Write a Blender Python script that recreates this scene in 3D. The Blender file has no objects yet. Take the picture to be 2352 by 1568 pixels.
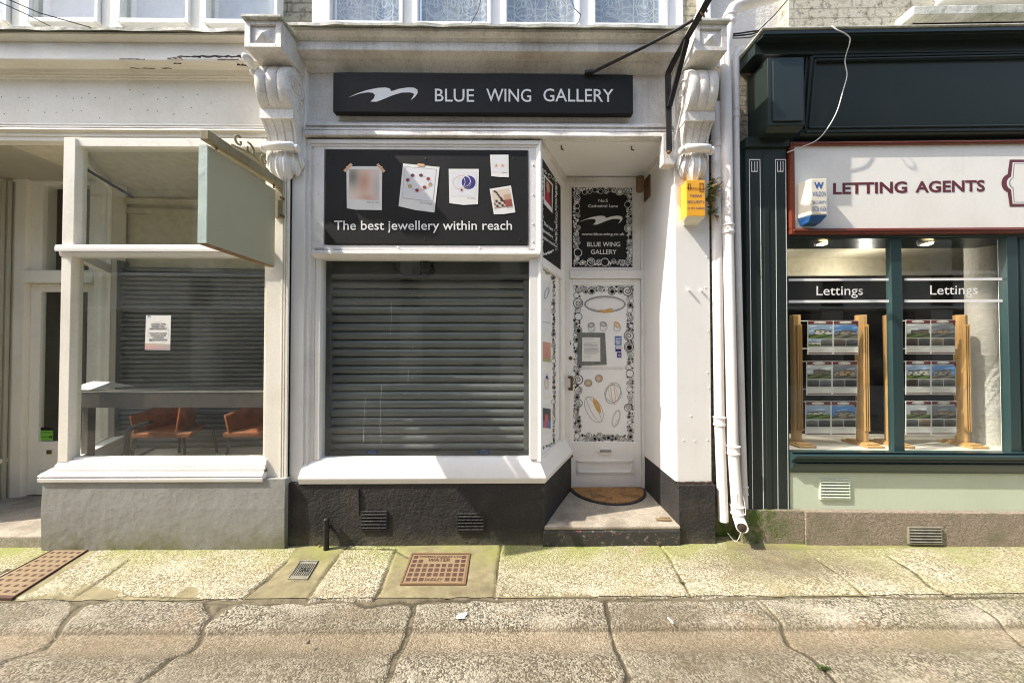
import bpy, math, random
import numpy as np
from mathutils import Vector
random.seed(7); np.random.seed(7)
sc = bpy.context.scene
COL = sc.collection
R = math.radians
# ---------------------------------------------------------------- camera model (also used to size things from their measured bearings)
CY, CH, F = -2.55, 1.5, 760.0
PIT, YAW = R(0.8), R(0.5)
S = [0.0, 1.6]                      # shear of the estate agent's frontage, which stands slightly turned to the lane
def ray(px, py):
    u = (px-1176)/F; v = (784-py)/F
    y = math.cos(PIT)-v*math.sin(PIT); z = math.sin(PIT)+v*math.cos(PIT)
    return (u*math.cos(YAW)+y*math.sin(YAW), -u*math.sin(YAW)+y*math.cos(YAW), z)
def P(px, py, Y):
    dx, dy, dz = ray(px, py)
    t = (Y-CY+S[0]*S[1])/(dy+S[0]*dx)
    return (dx*t, Y, CH+dz*t)
def X(px, Y, py=795): return P(px, py, Y)[0]
def Z(py, Y, px=1176): return P(px, py, Y)[2]
def G(px, py, z=0.0):               # point on the level z
    dx, dy, dz = ray(px, py); t = (z-CH)/dz
    return (dx*t, CY+dy*t, z)
def XF(p): return (p[0], p[1]-S[0]*(p[0]-S[1]), p[2])
class Front:                        # a plane facing the lane at depth Y
    def __init__(s, Y): s.Y = Y
    def pt(s, px, py, off=0.0):
        p = P(px, py, s.Y); return (p[0], p[1]-off, p[2])
class Slant:                        # vertical plane through a, b (xy)
    def __init__(s, a, b):
        s.a = Vector((a[0], a[1], 0)); d = Vector((b[0]-a[0], b[1]-a[1], 0)).normalized()
        s.n = Vector((d.y, -d.x, 0))
    def pt(s, px, py, off=0.0):
        d = Vector(ray(px, py)); c = Vector((0, CY, CH))
        t = (s.a-c).dot(s.n)/d.dot(s.n); q = c+d*t+s.n*off
        return tuple(q)
def srgb(r, g, b):
    f = lambda c: (c/255/12.92) if c/255 <= .04045 else ((c/255+.055)/1.055)**2.4
    return (f(r), f(g), f(b), 1)
# ---------------------------------------------------------------- mesh builder
_tc = {}
def textmesh(body, bold=0.0, res=3, shear=0.0):
    k = (body, bold, res, shear)
    if k in _tc: return _tc[k]
    def mk(b):
        cu = bpy.data.curves.new('t', 'FONT'); cu.body = b; cu.size = 1; cu.resolution_u = res; cu.offset = bold; cu.shear = shear
        o = bpy.data.objects.new('t', cu); me = bpy.data.meshes.new_from_object(o)
        vs = [tuple(v.co) for v in me.vertices]; fs = [tuple(p.vertices) for p in me.polygons]
        bpy.data.objects.remove(o); bpy.data.curves.remove(cu); bpy.data.meshes.remove(me)
        return vs, fs
    vs, fs = mk(body); h, _ = mk('H')
    cap = max(v[1] for v in h); x0 = min(v[0] for v in vs); x1 = max(v[0] for v in vs)
    out = ([((v[0]-x0)/(x1-x0), v[1]/cap) for v in vs], [f[::1] for f in fs])
    _tc[k] = out
    return out
class MB:
    def __init__(s): s.v = []; s.f = []; s.m = []; s.c = []; s.hascol = False; s.lay = 0
    def add(s, vs, fs, m=0, col=None):
        n = len(s.v); s.v += [tuple(v) for v in vs]; s.f += [tuple(i+n for i in f) for f in fs]; s.m += [m]*len(fs)
        if col is None: s.c += [(1, 1, 1, 1)]*len(vs)
        else:
            s.hascol = True
            s.c += (col if isinstance(col, list) else [col]*len(vs))
        return s
    def box(s, x0, x1, y0, y1, z0, z1, m=0):
        if x0 > x1: x0, x1 = x1, x0
        if y0 > y1: y0, y1 = y1, y0
        if z0 > z1: z0, z1 = z1, z0
        return s.add([(x0, y0, z0), (x1, y0, z0), (x1, y1, z0), (x0, y1, z0), (x0, y0, z1), (x1, y0, z1), (x1, y1, z1), (x0, y1, z1)],
                     [(0, 3, 2, 1), (4, 5, 6, 7), (0, 1, 5, 4), (1, 2, 6, 5), (2, 3, 7, 6), (3, 0, 4, 7)], m)
    def pbox(s, px0, px1, py0, py1, Y0, Y1, m=0):           # a box whose front face (at Y0) is seen between these bearings
        pm, qm = (py0+py1)/2, (px0+px1)/2
        return s.box(X(px0, Y0, pm), X(px1, Y0, pm), Y0, Y1, Z(py1, Y0, qm), Z(py0, Y0, qm), m)
    def prof(s, x0, x1, pts, m=0):                          # (y,z) polygon run along x
        n = len(pts); vs = [(x0, y, z) for y, z in pts]+[(x1, y, z) for y, z in pts]
        fs = [(i, (i+1) % n, n+(i+1) % n, n+i) for i in range(n)]+[tuple(range(n))[::-1], tuple(range(n, 2*n))]
        return s.add(vs, fs, m)
    def profz(s, pts, z0, z1, m=0):                         # (x,y) polygon raised
        n = len(pts); vs = [(x, y, z0) for x, y in pts]+[(x, y, z1) for x, y in pts]
        fs = [(i, (i+1) % n, n+(i+1) % n, n+i) for i in range(n)]+[tuple(range(n))[::-1], tuple(range(n, 2*n))]
        return s.add(vs, fs, m)
    def sweep(s, path, prof, m=0):                          # path in xy, prof = (out, z); out is to the right of travel
        rows = []
        for i, p in enumerate(path):
            p = Vector(p); ds = []
            if i: ds.append((p-Vector(path[i-1])).normalized())
            if i < len(path)-1: ds.append((Vector(path[i+1])-p).normalized())
            ns = [Vector((d.y, -d.x)) for d in ds]
            n = sum(ns, Vector((0, 0))); n.normalize(); k = 1/max(.3, n.dot(ns[0]))
            rows.append([(p.x+n.x*o*k, p.y+n.y*o*k, z) for o, z in prof])
        n = len(prof); vs = [q for r in rows for q in r]; fs = []
        for i in range(len(rows)-1):
            for j in range(n): fs.append((i*n+j, i*n+(j+1) % n, (i+1)*n+(j+1) % n, (i+1)*n+j))
        fs += [tuple(range(n))[::-1], tuple(range((len(rows)-1)*n, len(rows)*n))]
        return s.add(vs, fs, m)
    def tube(s, pts, r, n=10, m=0, caps=True):
        pts = [Vector(p) for p in pts]; rr = r if isinstance(r, (list, tuple)) else [r]*len(pts)
        vs = []; fs = []; up = None
        for i, p in enumerate(pts):
            d = (pts[min(i+1, len(pts)-1)]-pts[max(i-1, 0)]).normalized()
            if up is None: up = d.orthogonal().normalized()
            a = (up-d*up.dot(d)).normalized(); up = a; b = d.cross(a)
            for k in range(n):
                t = 2*math.pi*k/n; vs.append(tuple(p+(a*math.cos(t)+b*math.sin(t))*rr[i]))
        for i in range(len(pts)-1):
            for k in range(n): fs.append((i*n+k, i*n+(k+1) % n, (i+1)*n+(k+1) % n, (i+1)*n+k))
        if caps: fs += [tuple(range(n))[::-1], tuple(range((len(pts)-1)*n, len(pts)*n))]
        return s.add(vs, fs, m)
    def bar(s, a, b, w, h, m=0, up=(0, 0, 1)):              # rectangular bar
        a, b = Vector(a), Vector(b); d = (b-a).normalized(); up = Vector(up); sd = d.cross(up).normalized(); u = sd.cross(d)
        vs = []
        for p in (a, b):
            for i, j in ((-1, -1), (1, -1), (1, 1), (-1, 1)): vs.append(tuple(p+sd*i*w/2+u*j*h/2))
        return s.add(vs, [(0, 1, 2, 3), (7, 6, 5, 4), (0, 4, 5, 1), (1, 5, 6, 2), (2, 6, 7, 3), (3, 7, 4, 0)], m)
    def grid(s, fn, nu, nv, m=0, col=None):
        vs = [fn(i/nu, j/nv) for j in range(nv+1) for i in range(nu+1)]
        fs = [(j*(nu+1)+i, j*(nu+1)+i+1, (j+1)*(nu+1)+i+1, (j+1)*(nu+1)+i) for j in range(nv) for i in range(nu)]
        c = [col(i/nu, j/nv) for j in range(nv+1) for i in range(nu+1)] if col else None
        return s.add(vs, fs, m, c)
    def ball(s, c, r, m=0, nu=14, nv=8):
        rx, ry, rz = r if isinstance(r, (tuple, list)) else (r, r, r)
        return s.grid(lambda u, v: (c[0]+rx*math.cos(2*math.pi*u)*math.sin(math.pi*v), c[1]+ry*math.sin(2*math.pi*u)*math.sin(math.pi*v), c[2]+rz*math.cos(math.pi*v)), nu, nv, m)
    # flat graphics on a plane, in bearings
    def poly(s, pts, pl, off=.001, m=0, col=None):
        return s.add([pl.pt(x, y, off) for x, y in pts], [tuple(range(len(pts)))[::-1]], m, col)
    def slab(s, pts, pl, t=.004, off=0.0, m=0):             # same with thickness
        n = len(pts); vs = [pl.pt(x, y, off+t) for x, y in pts]+[pl.pt(x, y, off) for x, y in pts]
        return s.add(vs, [tuple(range(n))[::-1], tuple(range(n, 2*n))]+[(i, (i+1) % n, n+(i+1) % n, n+i) for i in range(n)], m)
    def pic(s, q, pl, fn, nu=16, nv=16, off=.001, m=0):     # printed picture; q = four corners tl, tr, br, bl
        def at(u, v):
            x = (q[0][0]*(1-u)+q[1][0]*u)*(1-v)+(q[3][0]*(1-u)+q[2][0]*u)*v
            y = (q[0][1]*(1-u)+q[1][1]*u)*(1-v)+(q[3][1]*(1-u)+q[2][1]*u)*v
            return pl.pt(x, y, off)
        return s.grid(at, nu, nv, m, lambda u, v: srgb(*fn(u, v)))
    def ell(s, c, rx, ry, pl, w=None, rot=0, off=.001, m=0, n=28, a0=0, a1=360, w2=None, col=None):
        cr, sr = math.cos(R(rot)), math.sin(R(rot))
        def q(a, kx, ky): x, y = kx*math.cos(a), ky*math.sin(a); return (c[0]+x*cr-y*sr, c[1]+x*sr+y*cr)
        if w is None:
            return s.poly([q(2*math.pi*i/n, rx, ry) for i in range(n)], pl, off, m, col)
        vs = []; fs = []
        for i in range(n+1):
            a = R(a0+(a1-a0)*i/n); ww = w if w2 is None else w+(w2-w)*i/n
            vs += [pl.pt(*q(a, rx, ry), off), pl.pt(*q(a, rx-ww, ry-ww), off)]
        for i in range(n): fs.append((2*i, 2*i+2, 2*i+3, 2*i+1))
        return s.add(vs, fs, m, col)
    def spiral(s, c, r0, r1, turns, w, pl, off=.001, m=0, a0=0, n=36, sg=1):
        vs = []; fs = []
        for i in range(n+1):
            t = i/n; a = R(a0)+sg*t*turns*2*math.pi; r = r0+(r1-r0)*t; ww = w*(1-.6*t)
            for rr in (r, r-ww): vs.append(pl.pt(c[0]+rr*math.cos(a), c[1]+rr*math.sin(a), off))
        for i in range(n): fs.append((2*i, 2*i+2, 2*i+3, 2*i+1))
        return s.add(vs, fs, m)
    def text(s, body, a, b, cap, pl, off=.0015, bold=0.0, m=0, thick=0, shear=0.0, up=(0, -1)):
        vs, fs = textmesh(body, bold, shear=shear)
        o = Vector(pl.pt(*a, off)); r = Vector(pl.pt(*b, off))-o; u = Vector(pl.pt(a[0]+up[0]*cap, a[1]+up[1]*cap, off))-o
        pts = [tuple(o+r*x+u*y) for x, y in vs]
        if not thick: return s.add(pts, fs, m)
        s.add(pts, fs, m)
        return s
    def build(s, name, mat, parent=None, bevel=0, smooth=False, root=None, kind=None, label=None):
        me = bpy.data.meshes.new(name)
        o = bpy.data.objects.new(name, me); COL.objects.link(o)
        base = Vector((0, 0, 0)); q = parent
        while q is not None: base += Vector(q.location); q = q.parent
        vs = [XF(v) for v in s.v]
        if parent is None:
            a = np.array(vs); base = Vector(((a[:, 0].min()+a[:, 0].max())/2, (a[:, 1].min()+a[:, 1].max())/2, a[:, 2].min())); o.location = base
        me.from_pydata([(v[0]-base.x, v[1]-base.y, v[2]-base.z) for v in vs], [], s.f)
        for mm in (mat if isinstance(mat, (list, tuple)) else [mat]): me.materials.append(mm)
        if any(s.m): me.polygons.foreach_set('material_index', s.m)
        if s.hascol:
            at = me.color_attributes.new('Col', 'FLOAT_COLOR', 'POINT'); at.data.foreach_set('color', [k for c in s.c for k in c])
        if smooth: me.polygons.foreach_set('use_smooth', [True]*len(me.polygons))
        me.update()
        if smooth == 'auto':
            me.polygons.foreach_set('use_smooth', [True]*len(me.polygons)); me.set_sharp_from_angle(angle=R(35))
        if bevel:
            b = o.modifiers.new('b', 'BEVEL'); b.width = bevel; b.segments = 2; b.limit_method = 'ANGLE'; b.angle_limit = R(40)
        if parent is not None: o.parent = parent
        if kind: o['kind'] = kind
        if label: o['label'] = label
        return o
def tag(o, label, cat, group=None):
    o['label'] = label; o['category'] = cat
    if group: o['group'] = group
    return o
def thing(name, label, cat, loc=(0, 0, 0), group=None):
    o = bpy.data.objects.new(name, None); COL.objects.link(o); o.empty_display_size = .1
    o.location = XF(loc); return tag(o, label, cat, group)
# ---------------------------------------------------------------- materials
class NT:
    def __init__(s, name):
        s.mat = bpy.data.materials.new(name); s.mat.use_nodes = True; s.t = s.mat.node_tree; s.t.nodes.clear()
        s.out = s.n('ShaderNodeOutputMaterial')
    def n(s, ty, **kw):
        o = s.t.nodes.new(ty)
        for k, v in kw.items(): setattr(o, k, v)
        return o
    def l(s, a, b): s.t.links.new(a, b)
    def pos(s): 
        if not hasattr(s, '_p'): s._p = s.n('ShaderNodeNewGeometry').outputs['Position']
        return s._p
    def mapped(s, scale):
        m = s.n('ShaderNodeMapping'); m.inputs['Scale'].default_value = scale; s.l(s.pos(), m.inputs['Vector']); return m.outputs[0]
    def noise(s, scale, detail=4, rough=.55, vec=None, dist=0):
        o = s.n('ShaderNodeTexNoise'); o.inputs['Scale'].default_value = scale; o.inputs['Detail'].default_value = detail
        o.inputs['Roughness'].default_value = rough; o.inputs['Distortion'].default_value = dist
        s.l(vec if vec is not None else s.pos(), o.inputs['Vector']); return o.outputs['Fac']
    def ramp(s, fac, a, b, ca=(0, 0, 0, 1), cb=(1, 1, 1, 1)):
        o = s.n('ShaderNodeValToRGB'); o.color_ramp.elements[0].position = a; o.color_ramp.elements[1].position = b
        o.color_ramp.elements[0].color = ca; o.color_ramp.elements[1].color = cb; s.l(fac, o.inputs[0]); return o.outputs[0]
    def mix(s, fac, a, b, mode='MIX'):
        o = s.n('ShaderNodeMix', data_type='RGBA', blend_type=mode)
        for sock, v in ((o.inputs[0], fac), (o.inputs[6], a), (o.inputs[7], b)):
            if hasattr(v, 'is_output'): s.l(v, sock)
            else: sock.default_value = v
        return o.outputs[2]
    def math(s, op, a, b=0.0, clamp=False):
        o = s.n('ShaderNodeMath', operation=op); o.use_clamp = clamp
        for sock, v in ((o.inputs[0], a), (o.inputs[1], b)):
            if hasattr(v, 'is_output'): s.l(v, sock)
            else: sock.default_value = v
        return o.outputs[0]
    def bsdf(s, col, rough=.5, metal=0, bump=None, bstr=.3, bdist=.002, spec=.5, emis=None, est=0, coat=0):
        b = s.n('ShaderNodeBsdfPrincipled')
        for k, v in (('Base Color', col), ('Roughness', rough), ('Metallic', metal), ('Specular IOR Level', spec), ('Coat Weight', coat)):
            if hasattr(v, 'is_output'): s.l(v, b.inputs[k])
            else: b.inputs[k].default_value = v
        if emis: b.inputs['Emission Color'].default_value = emis; b.inputs['Emission Strength'].default_value = est
        if bump is not None:
            bm = s.n('ShaderNodeBump'); bm.inputs['Strength'].default_value = bstr; bm.inputs['Distance'].default_value = bdist
            s.l(bump, bm.inputs['Height']); s.l(bm.outputs[0], b.inputs['Normal'])
        s.l(b.outputs[0], s.out.inputs[0]); return s.mat
def paint(name, col, dirt, amt=.5, rough=.45, bump=.25, speck=.5, lo=.5, hi=.72, bs=38, bd=.002, streak=.35, spec=.5, foot=None):
    n = NT(name)
    a = n.ramp(n.noise(2.3, 6, .6), lo, hi)
    st = n.ramp(n.noise(1, 5, .6, n.mapped((26, 26, 2.2))), .5, .75)
    fine = n.ramp(n.noise(75, 6, .75), .48, .66)
    f = n.math('MULTIPLY', n.math('ADD', n.math('ADD', n.math('MULTIPLY', a, .8), n.math('MULTIPLY', st, streak)), n.math('MULTIPLY', fine, .55)), amt, True)
    c = n.mix(f, col, dirt)
    sp = n.ramp(n.noise(230, 2, .7), .62, .7)
    sp = n.math('MULTIPLY', n.math('MULTIPLY', sp, n.ramp(n.noise(3.1, 3), .45, .6)), speck)
    c = n.mix(sp, c, tuple(k*.3 for k in dirt[:3])+(1,))
    if foot:
        sz = n.n('ShaderNodeSeparateXYZ'); n.l(n.pos(), sz.inputs[0])
        ff = n.math('SUBTRACT', 1.0, n.math('MULTIPLY', sz.outputs[2], foot[1]), True)
        c = n.mix(n.math('MULTIPLY', n.math('POWER', ff, 1.6), n.ramp(n.noise(7, 6, .7), .3, .62)), c, foot[0])
    bf = n.math('ADD', n.noise(bs, 5, .6), n.math('MULTIPLY', n.noise(5, 2), 1.5))
    return n.bsdf(c, rough, bump=bf, bstr=bump, bdist=bd, spec=spec)
def plain(name, col, rough=.5, metal=0, var=.12, scale=14, bump=.1, coat=0, bscale=60, bd=.001, spec=.5):
    n = NT(name); f = n.noise(scale, 5, .6)
    c = n.mix(n.ramp(f, .3, .7), tuple(k*(1-var) for k in col[:3])+(1,), tuple(min(1, k*(1+var)) for k in col[:3])+(1,))
    return n.bsdf(c, rough, metal, bump=n.noise(bscale, 4), bstr=bump, bdist=bd, coat=coat, spec=spec)
M = {}
M['white'] = paint('white_paint', (.82, .80, .775, 1), (.47, .41, .35, 1), .42, .42, .3, .5)
M['clean'] = paint('clean_white_paint', (.84, .83, .81, 1), (.66, .63, .56, 1), .35, .38, .2, .15)
M['old'] = paint('weathered_white_paint', (.80, .775, .735, 1), (.27, .22, .17, 1), .60, .55, .6, 1.0, .45, .68)
M['cream'] = paint('cream_paint', (.86, .82, .72, 1), (.55, .49, .38, 1), .4, .5, .3, .25, streak=.15)
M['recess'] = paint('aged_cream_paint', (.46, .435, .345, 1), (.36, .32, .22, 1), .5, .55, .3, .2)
M['peel'] = paint('rotten_wood', (.05, .035, .025, 1), (.13, .09, .06, 1), .6, .9, .6)
M['greyr'] = paint('grey_render', (.305, .305, .29, 1), (.21, .20, .165, 1), .8, .75, .7, .35, bs=15, bd=.006, foot=((.15, .15, .06, 1), 3.4))
M['black'] = paint('black_masonry_paint', (.028, .027, .028, 1), (.075, .063, .056, 1), .6, .6, 1, .1, bs=48, bd=.014, spec=.25, foot=((.13, .12, .085, 1), 7.0))
M['green'] = paint('dark_green_gloss', (.019, .029, .027, 1), (.03, .038, .035, 1), .5, .32, .12, .1, spec=.3)
M['teal_lit'] = paint('teal_green_gloss_lit', (.022, .048, .050, 1), (.03, .05, .05, 1), .5, .3, .12, .1)  # lit copy of the dark green gloss, brightness of lit parts put into its colour
M['pale'] = paint('pale_green_paint', (.57, .64, .50, 1), (.45, .5, .36, 1), .4, .5, .2, .2)
M['signw'] = paint('white_sign_paint', (.82, .80, .75, 1), (.6, .57, .5, 1), .35, .4, .12, .15)
M['mahog'] = paint('mahogany_stain', (.19, .045, .022, 1), (.11, .025, .014, 1), .6, .25, .15, .1)
M['sign'] = paint('charcoal_sign_panel', (.019, .019, .019, 1), (.035, .034, .034, 1), .5, .55, .05, .05, spec=.15)
M['lett'] = plain('white_vinyl', (.78, .78, .77, 1), .45, var=.03)
M['ink'] = plain('black_vinyl', (.012, .012, .012, 1), .5, var=.05, spec=.15)
M['vinylw'] = plain('white_window_film', (.82, .81, .80, 1), .35, var=.03)
M['maroon'] = plain('maroon_paint', (.12, .018, .028, 1), .4)
M['paper'] = plain('paper', (.76, .75, .72, 1), .6, var=.04)
M['grey'] = plain('grey_print', (.28, .28, .28, 1), .4)
M['lgrey'] = plain('light_grey_print', (.55, .55, .54, 1), .4)
M['tape'] = plain('grey_tape', (.16, .17, .16, 1), .5, var=.3, scale=20)
M['gold'] = plain('gold_print', (.62, .36, .12, 1), .35, var=.3, scale=40)
M['brass'] = plain('aged_brass', (.16, .12, .05, 1), .4, .7, var=.4)
M['blue'] = plain('blue_print', (.02, .1, .38, 1), .4)
M['navy'] = plain('navy_print', (.03, .02, .2, 1), .5)
M['red'] = plain('red_print', (.35, .02, .02, 1), .4)
M['tan'] = plain('masking_tape', (.72, .42, .24, 1), .6)
M['yel'] = plain('yellow_plastic', (.85, .42, .035, 1), .35, var=.04)
M['ivory'] = plain('ivory_plastic', (.74, .69, .56, 1), .35, var=.05)
M['bluep'] = plain('blue_plastic', (.02, .09, .26, 1), .3, var=.2)
M['iron'] = plain('black_iron', (.022, .02, .02, 1), .55, .3, var=.5, scale=30, bump=.5, bscale=50, bd=.004)
M['rust'] = paint('rusty_iron', (.14, .085, .045, 1), (.28, .13, .05, 1), .9, .8, .5, .4)
M['rustc'] = paint('rusted_cover', (.235, .17, .09, 1), (.11, .065, .035, 1), .6, .8, .4, .5)
M['rustd'] = plain('rust_dark', (.075, .035, .025, 1), .85, var=.3, scale=40)
M['steel'] = plain('dull_steel_cover', (.24, .23, .18, 1), .6, .3, var=.3)
M['oak'] = None
M['pipe'] = paint('painted_pipe', (.80, .77, .75, 1), (.55, .46, .38, 1), .4, .35, .4, .3)
M['board'] = paint('sage_sign_board', (.42, .405, .29, 1), (.37, .355, .26, 1), .4, .6, .1, .1)
M['boardend'] = paint('foil_tape', (.55, .66, .6, 1), (.45, .52, .5, 1), .4, .35, .6, .1, bs=14, bd=.008)
M['beam'] = paint('mossy_painted_timber', (.34, .30, .19, 1), (.16, .12, .06, 1), .9, .8, .5, .5)
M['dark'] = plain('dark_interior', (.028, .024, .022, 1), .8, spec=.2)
M['midin'] = plain('interior_wall', (.17, .15, .11, 1), .8)
M['creamin'] = plain('interior_cream', (.62, .57, .43, 1), .7)
M['floorin'] = plain('window_bed', (.66, .63, .56, 1), .5)
M['shut'] = plain('shutter_metal', (.19, .195, .195, 1), .38, .15, var=.12, scale=3, bump=.0)
M['shut2'] = plain('shutter_paint', (.10, .10, .10, 1), .45, .1, var=.2, scale=4, bump=0)
M['rail'] = plain('shutter_rail', (.16, .165, .17, 1), .45, .2)
M['desk'] = plain('desk_laminate', (.10, .085, .075, 1), .45, var=.2)
M['orange'] = plain('orange_velvet', (.27, .075, .018, 1), .8, var=.3, scale=12)
M['leg'] = plain('black_metal', (.012, .012, .012, 1), .4)
M['coir'] = None
M['rubber'] = plain('rubber', (.03, .03, .03, 1), .6)
M['leaf'] = plain('fern_leaf', (.10, .15, .035, 1), .6, var=.5, scale=30)
M['leafb'] = plain('dry_fern_leaf', (.33, .17, .07, 1), .7, var=.3, scale=30)
M['moss'] = plain('weed', (.06, .095, .02, 1), .8, var=.4)
M['cablew'] = plain('white_cable', (.7, .69, .66, 1), .5)
M['lead'] = paint('mossy_lead_flashing', (.66, .65, .60, 1), (.20, .21, .13, 1), .75, .7, .6, .9, .42, .64, bs=20, bd=.01)
M['gfood'] = plain('green_sticker', (.18, .5, .05, 1), .4)
M['acryl'] = plain('acrylic_edge', (.66, .68, .66, 1), .2)
M['wall'] = paint('white_roughcast', (.62, .60, .57, 1), (.5, .46, .4, 1), .4, .8, .8, .2, bs=30, bd=.01)
M['opp'] = paint('opposite_wall', (.45, .42, .37, 1), (.45, .4, .32, 1), .4, .8, .3, .2)
def mat_print():
    n = NT('colour_print'); a = n.n('ShaderNodeAttribute', attribute_name='Col'); return n.bsdf(a.outputs['Color'], .4)
M['print'] = mat_print()
def mat_glass(name='window_glass', k=1.0, tint=(.95, .965, .95, 1), dirt=.02):
    n = NT(name); g = n.n('ShaderNodeNewGeometry')
    fr = n.n('ShaderNodeFresnel'); fr.inputs['IOR'].default_value = 1.5
    f = n.math('MULTIPLY', n.math('MULTIPLY', fr.outputs[0], 1.45*k), n.math('SUBTRACT', 1.0, g.outputs['Backfacing']), True)
    f = n.math('MINIMUM', f, .3)
    tr = n.n('ShaderNodeBsdfTransparent'); tr.inputs[0].default_value = tint
    gl = n.n('ShaderNodeBsdfGlossy'); gl.inputs['Roughness'].default_value = .01
    m = n.n('ShaderNodeMixShader'); n.l(f, m.inputs[0]); n.l(tr.outputs[0], m.inputs[1]); n.l(gl.outputs[0], m.inputs[2])
    df = n.n('ShaderNodeBsdfDiffuse'); df.inputs[0].default_value = (.6, .6, .56, 1)
    d = n.math('MULTIPLY', n.ramp(n.noise(3, 6, .7), .35, .8), dirt)
    m2 = n.n('ShaderNodeMixShader'); n.l(d, m2.inputs[0]); n.l(m.outputs[0], m2.inputs[1]); n.l(df.outputs[0], m2.inputs[2])
    n.l(m2.outputs[0], n.out.inputs[0]); return n.mat
M['glass'] = mat_glass(); M['glassu'] = mat_glass('upper_window_glass', 1.2, (.92, .94, .95, 1), .22)
def mat_brick(name, c1, c2, mo, moss=True):
    n = NT(name); sp = n.n('ShaderNodeSeparateXYZ'); n.l(n.pos(), sp.inputs[0])
    cb = n.n('ShaderNodeCombineXYZ'); n.l(n.math('ADD', sp.outputs[0], sp.outputs[1]), cb.inputs[0]); n.l(sp.outputs[2], cb.inputs[1])
    b = n.n('ShaderNodeTexBrick'); n.l(cb.outputs[0], b.inputs['Vector']); b.inputs['Scale'].default_value = 1
    b.inputs['Brick Width'].default_value = .225; b.inputs['Row Height'].default_value = .078; b.inputs['Mortar Size'].default_value = .007; b.inputs['Mortar Smooth'].default_value = .3
    b.inputs['Color1'].default_value = c1; b.inputs['Color2'].default_value = c2; b.inputs['Mortar'].default_value = mo
    c = n.mix(n.ramp(n.noise(60, 5, .7), .3, .75), b.outputs['Color'], (.4, .37, .28, 1)); 
    c = n.mix(n.ramp(n.noise(20, 5, .7), .5, .7), c, (.10, .085, .06, 1))
    if moss:
        zf = n.math('SUBTRACT', 1.0, n.math('MULTIPLY', sp.outputs[2], 2.2), True)
        c = n.mix(n.math('MULTIPLY', zf, n.ramp(n.noise(18, 4), .3, .55)), c, (.07, .13, .015, 1))
    h = n.math('SUBTRACT', n.math('MULTIPLY', n.noise(70, 4), .5), n.math('MULTIPLY', b.outputs['Fac'], 1.2))
    return n.bsdf(c, .9, bump=h, bstr=.9, bdist=.008)
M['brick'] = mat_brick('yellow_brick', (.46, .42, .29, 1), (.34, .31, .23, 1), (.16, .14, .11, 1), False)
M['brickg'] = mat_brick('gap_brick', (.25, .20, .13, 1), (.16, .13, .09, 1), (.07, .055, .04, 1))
M['brickr'] = mat_brick('whitened_brick', (.50, .47, .38, 1), (.62, .60, .52, 1), (.42, .39, .3, 1), False)
def mat_wood(name, c1, c2, sc=(60, 60, 3), rough=.4):
    n = NT(name); f = n.noise(1, 6, .65, n.mapped(sc), 1.2)
    c = n.mix(n.ramp(f, .3, .7), c1, c2); return n.bsdf(c, rough, bump=f, bstr=.1, bdist=.001)
M['oak'] = mat_wood('varnished_oak', (.60, .385, .17, 1), (.50, .285, .105, 1))
M['ply'] = mat_wood('board_edge', (.35, .22, .10, 1), (.18, .1, .05, 1))
def mat_coir():
    n = NT('coir_matting'); f = n.noise(90, 6, .8); g = n.ramp(n.noise(9, 3), .5, .62)
    v = n.n('ShaderNodeTexVoronoi', feature='DISTANCE_TO_EDGE'); v.inputs['Scale'].default_value = 16; n.l(n.pos(), v.inputs['Vector'])
    e = n.ramp(v.outputs['Distance'], .01, .05, (1, 1, 1, 1), (0, 0, 0, 1))
    c = n.mix(n.ramp(f, .3, .7), (.20, .09, .03, 1), (.62, .35, .14, 1)); c = n.mix(n.math('MULTIPLY', e, .55), c, (.1, .045, .015, 1))
    c = n.mix(n.math('MULTIPLY', g, .5), c, (.08, .045, .02, 1))
    return n.bsdf(c, .95, bump=f, bstr=1, bdist=.012)
M['coir'] = mat_coir()
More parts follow.
